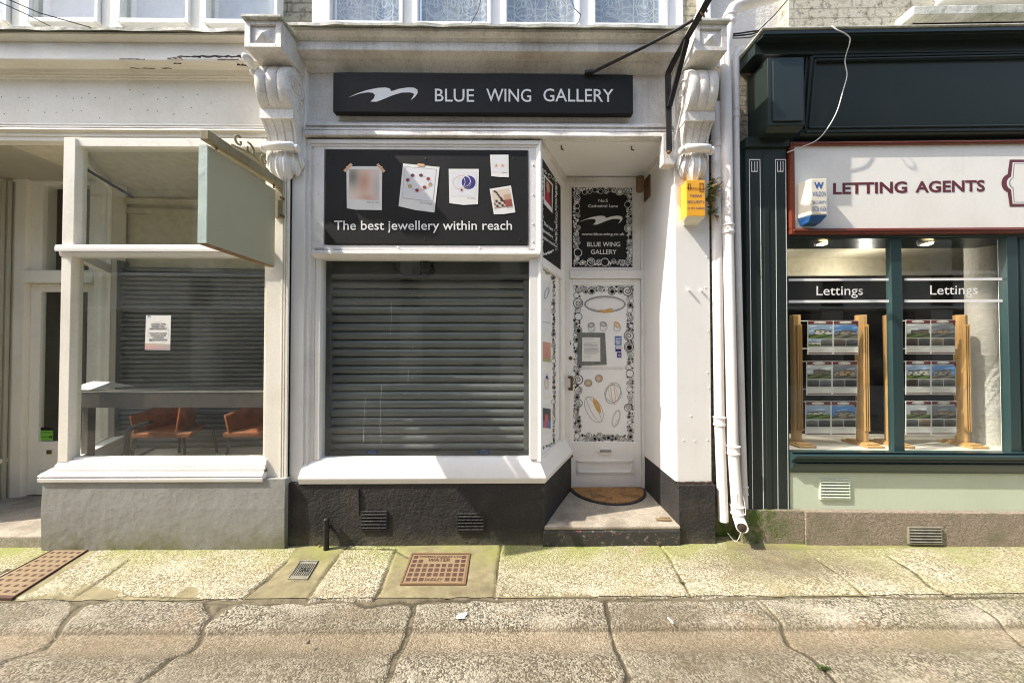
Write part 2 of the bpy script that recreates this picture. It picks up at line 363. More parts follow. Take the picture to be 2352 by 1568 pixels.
def mat_granite(name, road):
    n = NT(name); a = n.n('ShaderNodeAttribute', attribute_name='Col'); sx = n.n('ShaderNodeSeparateColor'); n.l(a.outputs['Color'], sx.inputs[0])
    rg = n.noise(120, 5, .75)
    rag = lambda o, a, b_: n.ramp(n.math('ADD', o, n.math('MULTIPLY', n.math('SUBTRACT', rg, .5), .9)), a, b_)
    cem, dark, warm = rag(sx.outputs[0], .42, .58), rag(sx.outputs[1], .36, .66), sx.outputs[2]
    v = n.n('ShaderNodeTexVoronoi'); v.inputs['Scale'].default_value = 135; v.inputs['Randomness'].default_value = 1; n.l(n.pos(), v.inputs['Vector'])
    vc = n.n('ShaderNodeSeparateColor'); n.l(v.outputs['Color'], vc.inputs[0])
    v2 = n.n('ShaderNodeTexVoronoi'); v2.inputs['Scale'].default_value = 210; n.l(n.pos(), v2.inputs['Vector'])
    vd = n.n('ShaderNodeSeparateColor'); n.l(v2.outputs['Color'], vd.inputs[0])
    lo, hi, md = ((.052, .046, .033, 1), (.45, .415, .33, 1), (.18, .16, .118, 1)) if road else ((.115, .10, .062, 1), (.60, .55, .415, 1), (.30, .265, .175, 1))
    g = n.mix(n.ramp(vc.outputs[0], .25, .8), lo, hi); g = n.mix(n.math('MULTIPLY', n.ramp(vd.outputs[1], .5, .7), .45), g, md)
    dk = n.ramp(n.noise(160, 3, .8), .56, .66); g = n.mix(n.math('MULTIPLY', dk, .7), g, (.085, .07, .05, 1))
    big = n.noise(1.7, 5, .6)
    g = n.mix(n.math('MULTIPLY', n.ramp(big, .40, .62), .5), g, (.15, .125, .085, 1) if road else (.26, .24, .13, 1))
    pk = n.ramp(n.noise(2.9, 3, .6, n.mapped((1, 1.7, 1))), .56, .7); g = n.mix(n.math('MULTIPLY', pk, .3), g, (.30, .20, .12, 1))
    lt = n.ramp(n.noise(2.1, 4, .6, n.mapped((1, 2.5, 1))), .52, .68); g = n.mix(n.math('MULTIPLY', lt, .4), g, (.52, .48, .38, 1))
    g = n.mix(n.math('MULTIPLY', warm, .55), g, (.24, .18, .11, 1))
    cc = n.mix(n.ramp(n.noise(9, 6, .7), .35, .7), (.15, .13, .07, 1) if not road else (.085, .072, .045, 1), (.29, .25, .145, 1) if not road else (.155, .13, .085, 1))
    cc = n.mix(n.math('MULTIPLY', n.ramp(n.noise(260, 3, .8), .55, .65), .3), cc, (.4, .36, .25, 1))
    c = n.mix(cem, g, cc)
    sp = n.n('ShaderNodeSeparateXYZ'); n.l(n.pos(), sp.inputs[0])
    near = n.math('MULTIPLY', n.math('ADD', sp.outputs[1], .33), 3.6, True)
    ms = n.math('MULTIPLY', n.math('MULTIPLY', near, n.ramp(n.noise(2.6, 5, .6), .36, .62)), .85)
    c = n.mix(ms, c, (.22, .245, .05, 1))
    rt = n.math('MULTIPLY', n.math('SUBTRACT', sp.outputs[0], 1.2), .5, True)
    c = n.mix(n.math('MULTIPLY', n.math('MULTIPLY', rt, n.ramp(n.noise(3.3, 4), .4, .62)), .28), c, (.24, .25, .1, 1))
    st_ = n.math('MULTIPLY', n.math('SUBTRACT', 1.0, a.outputs['Alpha']), n.math('ADD', n.ramp(n.noise(11, 5, .7), .2, .7), .35), True)
    c = n.mix(n.math('MULTIPLY', st_, .85), c, (.12, .096, .06, 1))
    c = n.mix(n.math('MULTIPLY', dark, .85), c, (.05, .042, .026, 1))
    h = n.math('ADD', n.math('MULTIPLY', v.outputs['Distance'], -.9), n.noise(110, 4, .7))
    h = n.math('MULTIPLY', h, n.math('SUBTRACT', 1.15, cem))
    return n.bsdf(c, .85, bump=h, bstr=.8, bdist=.004, spec=.3)
M['pave'] = mat_granite('pavement_granite', False); M['road'] = mat_granite('road_granite', True)
def mat_stone():
    n = NT('rough_granite_block'); v = n.noise(60, 6, .8)
    c = n.mix(n.ramp(v, .3, .7), (.16, .12, .085, 1), (.46, .385, .30, 1)); c = n.mix(n.ramp(n.noise(5, 4), .5, .68), c, (.22, .20, .13, 1))
    sp = n.n('ShaderNodeSeparateXYZ'); n.l(n.pos(), sp.inputs[0])
    k = n.math('MULTIPLY', n.math('SUBTRACT', 2.35, sp.outputs[0]), 2.2, True)
    c = n.mix(n.math('MULTIPLY', k, n.ramp(n.noise(14, 4), .35, .6)), c, (.09, .14, .02, 1))
    return n.bsdf(c, .9, bump=n.math('ADD', n.noise(30, 5, .7), n.math('MULTIPLY', n.noise(120, 3), .4)), bstr=1, bdist=.02)
M['stone'] = mat_stone()
def mat_step():
    n = NT('worn_step'); v = n.noise(150, 4, .8)
    c = n.mix(n.ramp(v, .35, .65), (.19, .16, .12, 1), (.52, .47, .38, 1)); c = n.mix(n.ramp(n.noise(4, 5, .7), .45, .65), c, (.22, .19, .15, 1))
    return n.bsdf(c, .85, bump=v, bstr=.7, bdist=.005)
M['step'] = mat_step()
def mat_stepface():
    n = NT('chipped_black_step'); v = n.ramp(n.noise(24, 6, .75), .56, .62); w = n.ramp(n.noise(17, 3, .6, n.mapped((1, 1, 2.3))), .66, .69)
    c = n.mix(v, (.04, .038, .036, 1), (.20, .16, .12, 1)); c = n.mix(w, c, (.33, .05, .04, 1))
    return n.bsdf(c, .7, bump=n.noise(40, 5, .7), bstr=1, bdist=.01)
M['stepf'] = mat_stepface()
def mat_lace():
    n = NT('net_curtain'); v = n.n('ShaderNodeTexVoronoi', feature='DISTANCE_TO_EDGE'); v.inputs['Scale'].default_value = 9; n.l(n.pos(), v.inputs['Vector'])
    w = n.n('ShaderNodeTexWave', wave_type='RINGS'); w.inputs['Scale'].default_value = 5; w.inputs['Distortion'].default_value = 9; n.l(n.pos(), w.inputs['Vector'])
    f = n.math('MAXIMUM', n.ramp(v.outputs['Distance'], .02, .05, (1, 1, 1, 1), (0, 0, 0, 1)), n.ramp(w.outputs['Fac'], .8, .95))
    c = n.mix(f, (.36, .41, .48, 1), (.62, .66, .70, 1)); return n.bsdf(c, .9)
M['lace'] = mat_lace()
M['blind'] = plain('pale_blind', (.55, .60, .64, 1), .8, var=.1)
def mat_emit(name, c, s):
    n = NT(name); e = n.n('ShaderNodeEmission'); e.inputs[0].default_value = c; e.inputs[1].default_value = s; n.l(e.outputs[0], n.out.inputs[0]); return n.mat
M['lamp'] = mat_emit('lit_bulb', (1, .72, .35, 1), 9)
# ================================================================ GROUND
c1 = lambda x, y: (x*.26856, 1205.9+y*.26856)
c2 = lambda x, y: (574.2+x*.26856, 1205.9+y*.26856)
c3 = lambda x, y: (1148.4+x*.26856, 1205.9+y*.26856)
c4 = lambda x, y: (1722.7+x*.2677, 1148.4+y*.2677)
JOINTS = [  # crop, half width m, points
 (c1, .016, [(-900, 700), (60, 637), (180, 640), (300, 612), (500, 602), (610, 622), (730, 660), (900, 640), (1030, 610), (1460, 618), (1640, 625), (1750, 640), (2090, 645), (2200, 652), (2352, 655)]),
 (c2, .010, [(0, 648), (130, 660), (400, 640), (500, 662), (620, 632), (900, 642), (1010, 688), (1150, 660), (1280, 638), (1400, 660), (1530, 627), (1700, 622), (1850, 640), (1900, 618), (2110, 632), (2352, 617)]),
 (c3, .013, [(0, 610), (350, 608), (760, 600), (900, 632), (1080, 622), (1300, 618), (1620, 615), (1790, 628), (2060, 610), (2352, 605)]),
 (c4, .011, [(0, 830), (300, 815), (940, 810), (1370, 822), (1800, 820), (2352, 820), (3300, 815)]),
 (c1, .008, [(1110, 290), (960, 400), (760, 540), (640, 610)]), (c1, .006, [(2352, 430), (2230, 500), (2090, 620)]), (c1, .007, [(80, 370), (-60, 440), (-300, 560)]),
 (c1, .017, [(720, 665), (570, 800), (500, 880)]), (c1, .009, [(500, 880), (390, 990), (250, 1040), (120, 1110), (0, 1170), (-300, 1330)]),
 (c1, .011, [(1750, 650), (1820, 770), (1730, 860), (1715, 940), (1620, 1030), (1500, 1080), (1350, 1220), (1200, 1320), (1100, 1400), (900, 1560)]),
 (c1, .02, [(2060, 650), (1900, 700), (1830, 770)]),
 (c2, .005, [(830, 180), (700, 330), (580, 510), (480, 655)]), (c2, .006, [(1250, 200), (1200, 330), (1150, 440), (1110, 560), (1060, 625)]),
 (c2, .004, [(2150, 160), (2120, 350), (2095, 610)]), (c2, .004, [(800, 195), (1020, 192), (1250, 200)]), (c2, .004, [(1255, 215), (1360, 270)]), (c2, .004, [(320, 300), (200, 420), (0, 560)]),
 (c2, .017, [(1400, 660), (1400, 740), (1360, 860), (1300, 1000), (1255, 1070), (1200, 1250), (1160, 1349), (1100, 1500)]),
 (c3, .005, [(1350, 150), (1440, 260), (1550, 460), (1640, 605)]),
 (c3, .008, [(905, 640), (920, 760), (960, 900), (990, 1010), (1050, 1170), (1100, 1270), (1070, 1400), (1040, 1500)]), (c3, .003, [(2180, 640), (2270, 720), (2352, 800)]),
 (c4, .005, [(480, 430), (700, 590), (850, 690), (960, 795)]), (c4, .012, [(1180, 470), (1420, 620), (1550, 740), (1700, 800)]),
 (c4, .006, [(100, 860), (270, 1040), (320, 1170), (520, 1330), (650, 1450), (760, 1568), (900, 1750)]), (c4, .006, [(1850, 830), (2050, 950), (2250, 1100), (2352, 1200), (2700, 1500)]),
]
CEM = [(c2, [(0, 560), (320, 300), (420, 160), (830, 160), (700, 330), (480, 660), (0, 650)]), (c2, [(1250, 200), (1300, 150), (2150, 150), (2095, 620), (1850, 645), (1010, 690), (1060, 620)]),
       (c1, [(2352, 430), (2090, 610), (2090, 650), (2400, 655)]), (c1, [(1480, 600), (1640, 510), (1710, 545), (1680, 610)]), (c1, [(600, 600), (730, 500), (820, 520), (1040, 570), (960, 620), (720, 665)]),
       (c1, [(450, 190), (870, 190), (300, 560), (80, 640), (-300, 640), (-200, 560)]), (c3, [(0, 120), (1350, 120), (1340, 165), (600, 185), (0, 175)]), (c1, [(1750, 640), (2060, 640), (2100, 655), (1900, 700), (1830, 775), (1800, 700)]), (c1, [(610, 620), (730, 640), (740, 680), (640, 770), (560, 810)]), (c2, [(900, 640), (1150, 640), (1420, 640), (1420, 700), (1380, 700), (1280, 645), (1150, 665), (1010, 695), (930, 690)]), (c3, [(760, 600), (1000, 600), (930, 640), (905, 665), (850, 640)]), (c2, [(0, 120), (2200, 120), (2200, 160), (1260, 180), (830, 165), (0, 190)]), (c4, [(-200, 350), (2500, 340), (2500, 395), (1200, 410), (600, 425), (-200, 420)])]
def vn(x, y, f, seed):              # cheap smooth noise
    r = np.random.RandomState(seed); o = np.zeros_like(x)
    for k in range(5):
        a = r.uniform(0, 6.28); g = f*r.uniform(.6, 1.6); o += np.sin((x*math.cos(a)+y*math.sin(a))*g+r.uniform(0, 6.28))
    return o/5
def ground_mesh(name, ys, mat, zf):
    xs = np.concatenate([[-40, -15, -8, -5.6], np.arange(-5.2, 5.4, .0085), [6, 9, 18, 40]])
    Xg, Yg = np.meshgrid(xs, ys); n1 = vn(Xg, Yg, 40, 3)*.007+vn(Xg, Yg, 130, 4)*.004+vn(Xg, Yg, 290, 5)*.003
    cem = np.zeros_like(Xg); dark = np.zeros_like(Xg); groove = np.zeros_like(Xg)
    for fn, w, pts in JOINTS:
        q = [G(*fn(*p))[:2] for p in pts]; w = w*.7
        for a, b in zip(q[:-1], q[1:]):
            ax, ay = a; bx, by = b; L = (bx-ax)**2+(by-ay)**2+1e-9
            t = np.clip(((Xg-ax)*(bx-ax)+(Yg-ay)*(by-ay))/L, 0, 1)
            d = np.hypot(Xg-ax-t*(bx-ax), Yg-ay-t*(by-ay))+n1
            cem = np.maximum(cem, np.clip((w+.006-d)/.006, 0, 1))
            side = d-w+vn(Xg, Yg, 14, 8)*.004
            dk = np.clip(1.15-np.abs(side)/.008, 0, 1)*np.clip(.6+vn(Xg, Yg, 5, 11)*1.4, 0, 1)
            if w < .009: dk = np.maximum(dk, np.clip(1-d/.008, 0, 1)*.75)
            dark = np.maximum(dark, dk*.92); groove = np.maximum(groove, np.clip((w+.012-d)/.012, 0, 1)*(.010 if w < .009 else .007))
    for fn, pts in CEM:
        q = [G(*fn(*p))[:2] for p in pts]; inside = np.zeros(Xg.shape, bool)
        xx, yy = Xg+n1, Yg+n1*.7
        for (ax, ay), (bx, by) in zip(q, q[1:]+q[:1]):
            if abs(by-ay) < 1e-9: continue
            c = ((ay > yy) != (by > yy)) & (xx < (bx-ax)*(yy-ay)/(by-ay)+ax); inside ^= c
        cem = np.where(inside, 1, cem)
    z, warm, edge = zf(Xg, Yg); alpha = np.ones_like(Xg)
    for fn, px, py, rx, ry, k_ in ((c4, 350, 560, .55, .13, .95), (c4, 100, 420, .3, .07, .7), (c1, 900, 1230, .55, .2, .6), (c2, 500, 1150, .5, .2, .65), (c3, 1300, 750, .35, .1, .7), (c3, 1800, 1200, .5, .15, .8), (c2, 900, 760, .5, .08, .5), (c1, 200, 760, .35, .08, .5), (c4, 1500, 1250, .7, .1, .35), (c2, 1900, 560, .3, .05, .6), (c1, 2200, 560, .3, .05, .4), (c3, 300, 1200, .4, .15, .4)):
        gx, gy = G(*fn(px, py))[:2]; alpha -= k_*np.exp(-((Xg-gx)/rx)**2-((Yg-gy)/ry)**2)
    alpha = np.clip(alpha, 0, 1)
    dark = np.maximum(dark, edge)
    z = z-groove-np.clip(cem, 0, 1)*.002+(vn(Xg, Yg, 9, 21)*.003+vn(Xg, Yg, 24, 22)*.0018)*(np.abs(Xg) < 5.3)
    ny, nx = Xg.shape; co = np.stack([Xg, Yg, z], -1).reshape(-1, 3).astype(np.float32)
    i = np.arange(ny*nx).reshape(ny, nx); f = np.stack([i[:-1, :-1], i[:-1, 1:], i[1:, 1:], i[1:, :-1]], -1).reshape(-1, 4)
    me = bpy.data.meshes.new(name); me.vertices.add(len(co)); me.vertices.foreach_set('co', co.ravel())
    me.loops.add(f.size); me.loops.foreach_set('vertex_index', f.ravel().astype(np.int32))
    me.polygons.add(len(f)); me.polygons.foreach_set('loop_start', (np.arange(len(f))*4).astype(np.int32)); me.polygons.foreach_set('use_smooth', [True]*len(f))
    me.update(calc_edges=True)
    at = me.color_attributes.new('Col', 'FLOAT_COLOR', 'POINT')
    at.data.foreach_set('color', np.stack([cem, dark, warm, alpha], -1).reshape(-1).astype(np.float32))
    me.materials.append(mat); o = bpy.data.objects.new(name, me); COL.objects.link(o); o['kind'] = 'structure'
    return o
JY = G(1000, 1370)[1]
def zp(x, y): return np.zeros_like(x)+.0, np.zeros_like(x), np.clip(1-np.abs(y+.004)/.016, 0, 1)*np.clip(.3+vn(x, y, 6, 41)*1.5, 0, .8)
def zr(x, y):
    a, b = G(1176, 1434)[1], G(1176, 1490)[1]
    w = vn(x, y*0, 3, 31)*.006; step = 1/(1+np.exp((y-(a+w))/.006)); back = 1/(1+np.exp(-(y-(b+w*.5))/.02))
    edge = np.exp(-((y-(a+w)+.006)/.013)**2)*np.clip(.50+vn(x, y, 3, 33)*.12, 0, .6)  # shadow line along the channel's upper edge, painted into the dark mask
    return -.034*step*back-.004, np.clip(step*back*.9, 0, 1), edge
ground_mesh('pavement', np.concatenate([np.arange(JY, .03, .0075), [.1, .8]]), M['pave'], zp)
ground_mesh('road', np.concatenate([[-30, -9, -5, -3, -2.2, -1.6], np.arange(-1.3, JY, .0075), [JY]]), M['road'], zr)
b = MB(); b.box(-60, 60, -60, 60, -.4, -.15); b.build('ground', M['step'], kind='structure')
# ---------------------------------------------------------------- covers in the pavement
def cover(name, label, cat, q, rows, cols, mats, letters=None, skip=(), holes=.7, vh=None):
    """q = four ground corners tl tr br bl"""
    q = [Vector(G(*p)) for p in q]
    c = sum(q, Vector())/4; root = thing(name, label, cat, (c.x, c.y, 0))
    at = lambda u, v, z: tuple(((q[0]*(1-u)+q[1]*u)*(1-v)+(q[3]*(1-u)+q[2]*u)*v)+Vector((0, 0, z)))
    def blk(b, u0, u1, v0, v1, z0, z1):
        vs = [at(u0, v1, z0), at(u1, v1, z0), at(u1, v0, z0), at(u0, v0, z0), at(u0, v1, z1), at(u1, v1, z1), at(u1, v0, z1), at(u0, v0, z1)]
        b.add(vs, [(0, 3, 2, 1), (4, 5, 6, 7), (0, 1, 5, 4), (1, 2, 6, 5), (2, 3, 7, 6), (3, 0, 4, 7)])
    f = MB()
    for a in ((-.035, 1.035, -.06, -.012), (-.035, 1.035, 1.012, 1.06), (-.035, -.005, -.005, 1.005), (1.005, 1.035, -.005, 1.005)): blk(f, *a, -.02, .008)
    f.build('frame', mats[1], root, bevel=.001)
    p = MB(); blk(p, 0, 1, 0, 1, -.02, .004)
    for r in range(rows):
        for k in range(cols):
            if (r, k) in skip: continue
            u = (k+.5+.15)/(cols+.3); v = (r+.5+.15)/(rows+.3); w = holes/(cols+.3)/2; hh = (vh or holes)/(rows+.3)/2
            n0 = len(p.f); blk(p, u-w, u+w, v-hh, v+hh, .004, .0055); p.m[n0:] = [1]*(len(p.f)-n0)
    p.build('lid', [mats[0], mats[2]], root)
    if letters:
        t = MB()
        for body, u0, u1, v, cap in letters:
            vs, fs = textmesh(body, .02)
            t.add([at(u0+(u1-u0)*x, v-cap*y, .0062) for x, y in vs], fs)
        t.build('lettering', mats[2], root)
    return root
cover('water_cover', 'square rusted iron WATER cover with rows of square recesses', 'manhole cover', [(949, 1274), (1076, 1274), (1065, 1339), (925, 1339)], 6, 9,
      (M['rustc'], M['rust'], M['rustd']), [('THOMAS DUDLEY LTD', .12, .88, .12, .07), ('WATER', .3, .7, .28, .13), ('DUDLEY', .35, .64, .95, .09)],
      skip=[(0, k) for k in range(1, 8)]+[(1, k) for k in range(2, 7)]+[(5, k) for k in range(3, 6)])
cover('utility_cover', 'long rusty brown cover with nine rows of slots at the left edge', 'manhole cover', [(122, 1264), (199, 1264), (35, 1368), (-75, 1366)], 9, 5,
      (M['rustc'], M['rustd'], M['rustd']), holes=.42)
cover('gas_cover', 'small grey ribbed GAS cover set in the concrete', 'manhole cover', [(690, 1290), (729, 1290), (706, 1329), (664, 1328)], 1, 9,
      (M['steel'], M['steel'], M['iron']), [('GAS', .25, .8, .62, .2)], holes=.4, vh=.92)
# ---------------------------------------------------------------- litter and weeds
b = MB(); g = G(1058, 1416, .0)
b.grid(lambda u, v: (g[0]-.022+u*.045+(.008 if v > .5 else 0), g[1]-.02+v*.04, .004+.006*math.sin(u*5)*math.sin(v*4)+.003), 6, 6)
tag(b.build('paper_scrap', M['paper']), 'small torn white paper scrap lying on the granite road', 'litter')
def clump(name, label, px, py, n, s, z=0):
    g = G(px, py, z); b = MB()
    for i in range(n):
        a = random.uniform(0, 6.28); r = random.uniform(0, s); x, y = g[0]+r*math.cos(a)*1.6, g[1]+r*math.sin(a)*.5
        h = random.uniform(.4, 1)*s*.8; w = s*.12; t = random.uniform(0, 6.28); dx, dy = math.cos(t), math.sin(t)
        b.add([(x-w*dy, y+w*dx, z-.004), (x+w*dy, y-w*dx, z-.004), (x+dx*h*.5+w*dy, y+dy*h*.5-w*dx, z+h*.7), (x+dx*h, y+dy*h, z+h*.6)], [(0, 1, 2), (0, 2, 3)])
    return tag(b.build(name, M['moss']), label, 'weed')
for nm_, lb_, px_, py_, mt_, ln_ in (('leaf', 'dry reddish leaf on the pavement beside the black pipe stub', 733, 1254, 'rustc', .02), ('leaf', 'tiny dry leaf on the road below the gas cover', 708, 1478, 'rustd', .016), ('cigarette_end', 'white and tan cigarette end on the road below the gallery step', 1540, 1427, 'paper', .02)):
    g = G(px_, py_, 0); b = MB()
    if nm_ == 'leaf': b.grid(lambda u, v: (g[0]-ln_/2+ln_*u, g[1]+(v-.5)*ln_*1.6*math.sin(math.pi*(.05+.9*u)), .004+.006*abs(v-.5)+.004*math.sin(u*4)), 6, 4)
    else: b.tube([(g[0]-.004, g[1]+.02, .006), (g[0]+.006, g[1]-.02, .006)], .004, 8)
    tag(b.build(nm_, M[mt_]), lb_, nm_.replace('_', ' '))
clump('weed', 'low green weed tuft in the road joint at lower right', 1893, 1534, 70, .018)
clump('weed', 'mossy weed clump at the foot of the black door step', 1492, 1240, 70, .03)
clump('weed', 'weed tuft in the pavement joint left of the drainpipe outlet', 1567, 1338, 26, .014)
# ================================================================ GALLERY (middle shop)
S[0] = 0.0
GR = thing('gallery_shopfront', 'white painted jewellery gallery shopfront with black base and recessed door', 'shopfront', (-.1, .3, 0))
GX0, GX1 = X(662, 0), X(697, 0); PR0, PR1 = X(1553, 0), X(1632, 0)
ZC = Z(67, -.13)                     # top of the cornice
b = MB(); b.box(X(640, .12, 30), X(718, .12, 30), .12, .45, ZC-.02, 6.0); b.box(X(1568, .12, 30), X(1625, .12, 30), .12, .45, ZC-.02, 6.0)
b.box(X(718, .12, 30), X(1568, .12, 30), .12, .45, 5.3, 6.0); b.build('brick_wall', M['brick'], GR)
# upper windows
YU = .14
for k, (a, c) in enumerate(((765, 921), (963, 1120), (1164, 1321), (1364, 1519))):
    fr = MB(); x0, x1 = X(a, YU, 30), X(c, YU, 30); zb = Z(64, YU)
    for xa, xb, za, zz in ((x0-.03, x0, zb-.03, 5.25), (x1, x1+.03, zb-.03, 5.25), (x0, x1, zb-.035, zb), (x0, x1, 5.2, 5.25)): fr.box(xa, xb, YU-.05, YU+.03, za, zz)
    f = fr.build('upper_window', M['clean'], GR, bevel=.003)
    p = MB(); p.box(x0, x1, YU-.01, YU-.005, zb, 5.2); p.build('pane', M['glassu'], f)
    cu = MB(); cu.grid(lambda u, v: (x0+(x1-x0)*u, YU+.06+.012*math.sin(u*22+k*2)+.006*math.sin(u*51), zb+(5.2-zb)*v), 44, 2)
    o_ = cu.build('net_curtain', M['lace'], smooth=True)
    mo_ = MB(); cxp = (a+c)/2; LP = Front(YU+.04)
    for q_ in (-1, 1) if k != 1 else (-1, 0, 1):
        mo_.ell((cxp+q_*40, 14+8*((k+q_) % 2)), 22, 26, LP, 1.6, off=.001+.0004*q_); mo_.ell((cxp+q_*40, 14+8*((k+q_) % 2)), 16, 19, LP, 1.0, off=.003+.0004*q_); mo_.ell((cxp+q_*40, 10), 6, 11, LP, 2.5, off=.005+.0004*q_, n=9)
    for q_ in (-62, -14, 12, 58): mo_.poly([(cxp+q_, -20), (cxp+q_+1.6, -20), (cxp+q_+1.6, 58), (cxp+q_, 58)], LP, .007)
    mo_.build('lace_motif', M['lett'], o_)
    tag(o_, ['white patterned net curtain in the leftmost window above the gallery', 'white patterned net curtain second from left above the gallery sign',
        'white patterned net curtain third from left above the gallery sign', 'white patterned net curtain in the rightmost window above the gallery'][k], 'curtain', 'net curtains in the windows above the gallery')
b = MB()
for a, c in ((718, 758), (928, 956), (1127, 1157), (1328, 1357), (1526, 1568)): b.box(X(a, YU-.02, 30), X(c, YU-.02, 30), YU-.03, YU+.1, ZC-.02, 5.3)
b.build('window_post', M['clean'], GR, bevel=.004)
# cornice
ca, cb = X(685, 0, 100), X(1590, 0, 100)
z_ = lambda py, Y: Z(py, Y, 1100)
prof = [(.04, z_(169, .03)), (.022, z_(168, .022)), (.02, z_(163, .02)), (.012, z_(156, .012)), (-.004, z_(148, -.004)), (-.02, z_(143, -.02)), (-.022, z_(139, -.02)), (-.024, z_(139, -.02)+.002), (-.095, z_(118, -.095)), (-.098, z_(116, -.098)),
        (-.098, z_(100, -.098)), (-.09, z_(98, -.09)), (-.098, z_(95, -.098)), (-.105, z_(88, -.105)), (-.125, z_(80, -.125)), (-.132, z_(75, -.132)), (-.142, z_(73, -.142)), (-.142, z_(67, -.142)), (.2, z_(67, -.142)+.01), (.2, z_(169, .03))]
b = MB(); b.prof(ca, cb, prof); b.build('cornice', M['old'], GR, smooth='auto')
b = MB()
n = 60; zt = z_(67, -.142)
b.grid(lambda u, v: (ca+(cb-ca)*u, -.172+.26*v+.003*math.sin(u*37)+.002*math.sin(u*90), zt+.012+.02*v+.002*math.sin(u*61)*(1-v)), 90, 4)
b.grid(lambda u, v: (ca+(cb-ca)*u, -.172+.003*math.sin(u*37)+.002*math.sin(u*90), zt+.012+.002*math.sin(u*61)-v*(.020+.003*math.sin(u*23))), 90, 2)
b.build('lead_flashing', M['lead'], GR, smooth=True)
# fascia
b = MB(); b.box(X(697, .04, 220), X(1548, .04, 220), .04, .3, Z(320, .04), Z(150, .04)); b.build('fascia', M['old'], GR)
def mould(name, root, xa, xb, mat, rows, back=.06):
    """rows of (py, Y): silhouette from top to bottom"""
    pts = [(back, Z(rows[0][0], rows[0][1]))]+[(Y, Z(py, Y)) for py, Y in rows]+[(back, Z(rows[-1][0], rows[-1][1]))]
    m = MB(); m.prof(xa, xb, pts[::-1]); return m.build(name, mat, root, smooth='auto')
mould('lower_moulding', GR, X(700, -.01, 300), X(1546, -.01, 300), M['old'], [(281, .035), (283, .02), (288, .0), (290, .0), (291, .012), (296, .01), (297, -.012), (300, -.016), (301, -.01), (303, -.02), (311, -.024), (314, -.02), (315, .0), (318, .01), (320, .03)])
# pilasters
zf = Z(1115, 0)
b = MB(); b.box(GX0-.0, GX1, 0, .3, Z(1115, 0), 3.8); b.build('pilaster', M['clean'], GR, bevel=.003)
b = MB(); b.box(PR0, PR1, 0, .72, Z(1111, 0), 3.8)
b.build('pilaster', M['clean'], GR, bevel=.003)
b = MB(); xr = PR1-.004
for i in range(14):
    u = i/14; x = PR0+(PR1-PR0)*u
    b.box(x, x+(PR1-PR0)/14*1.02, -.012-random.random()*.006, .02, Z(1111, 0)-.02+random.uniform(-.012, .01), Z(1111, 0)+.012+random.random()*.006)
b.build('pilaster_foot', M['peel'], GR)
b = MB(); b.box(PR0-.004, PR1+.012, -.028, .73, -.02, Z(1114, -.02)); b.build('pilaster_base', M['black'], GR, bevel=.006)
b = MB(); b.box(PR0-.006, PR0+.1, .005, .70, Z(1114, -.02), Z(1111, 0)+.008); b.build('reveal_band', M['black'], GR)
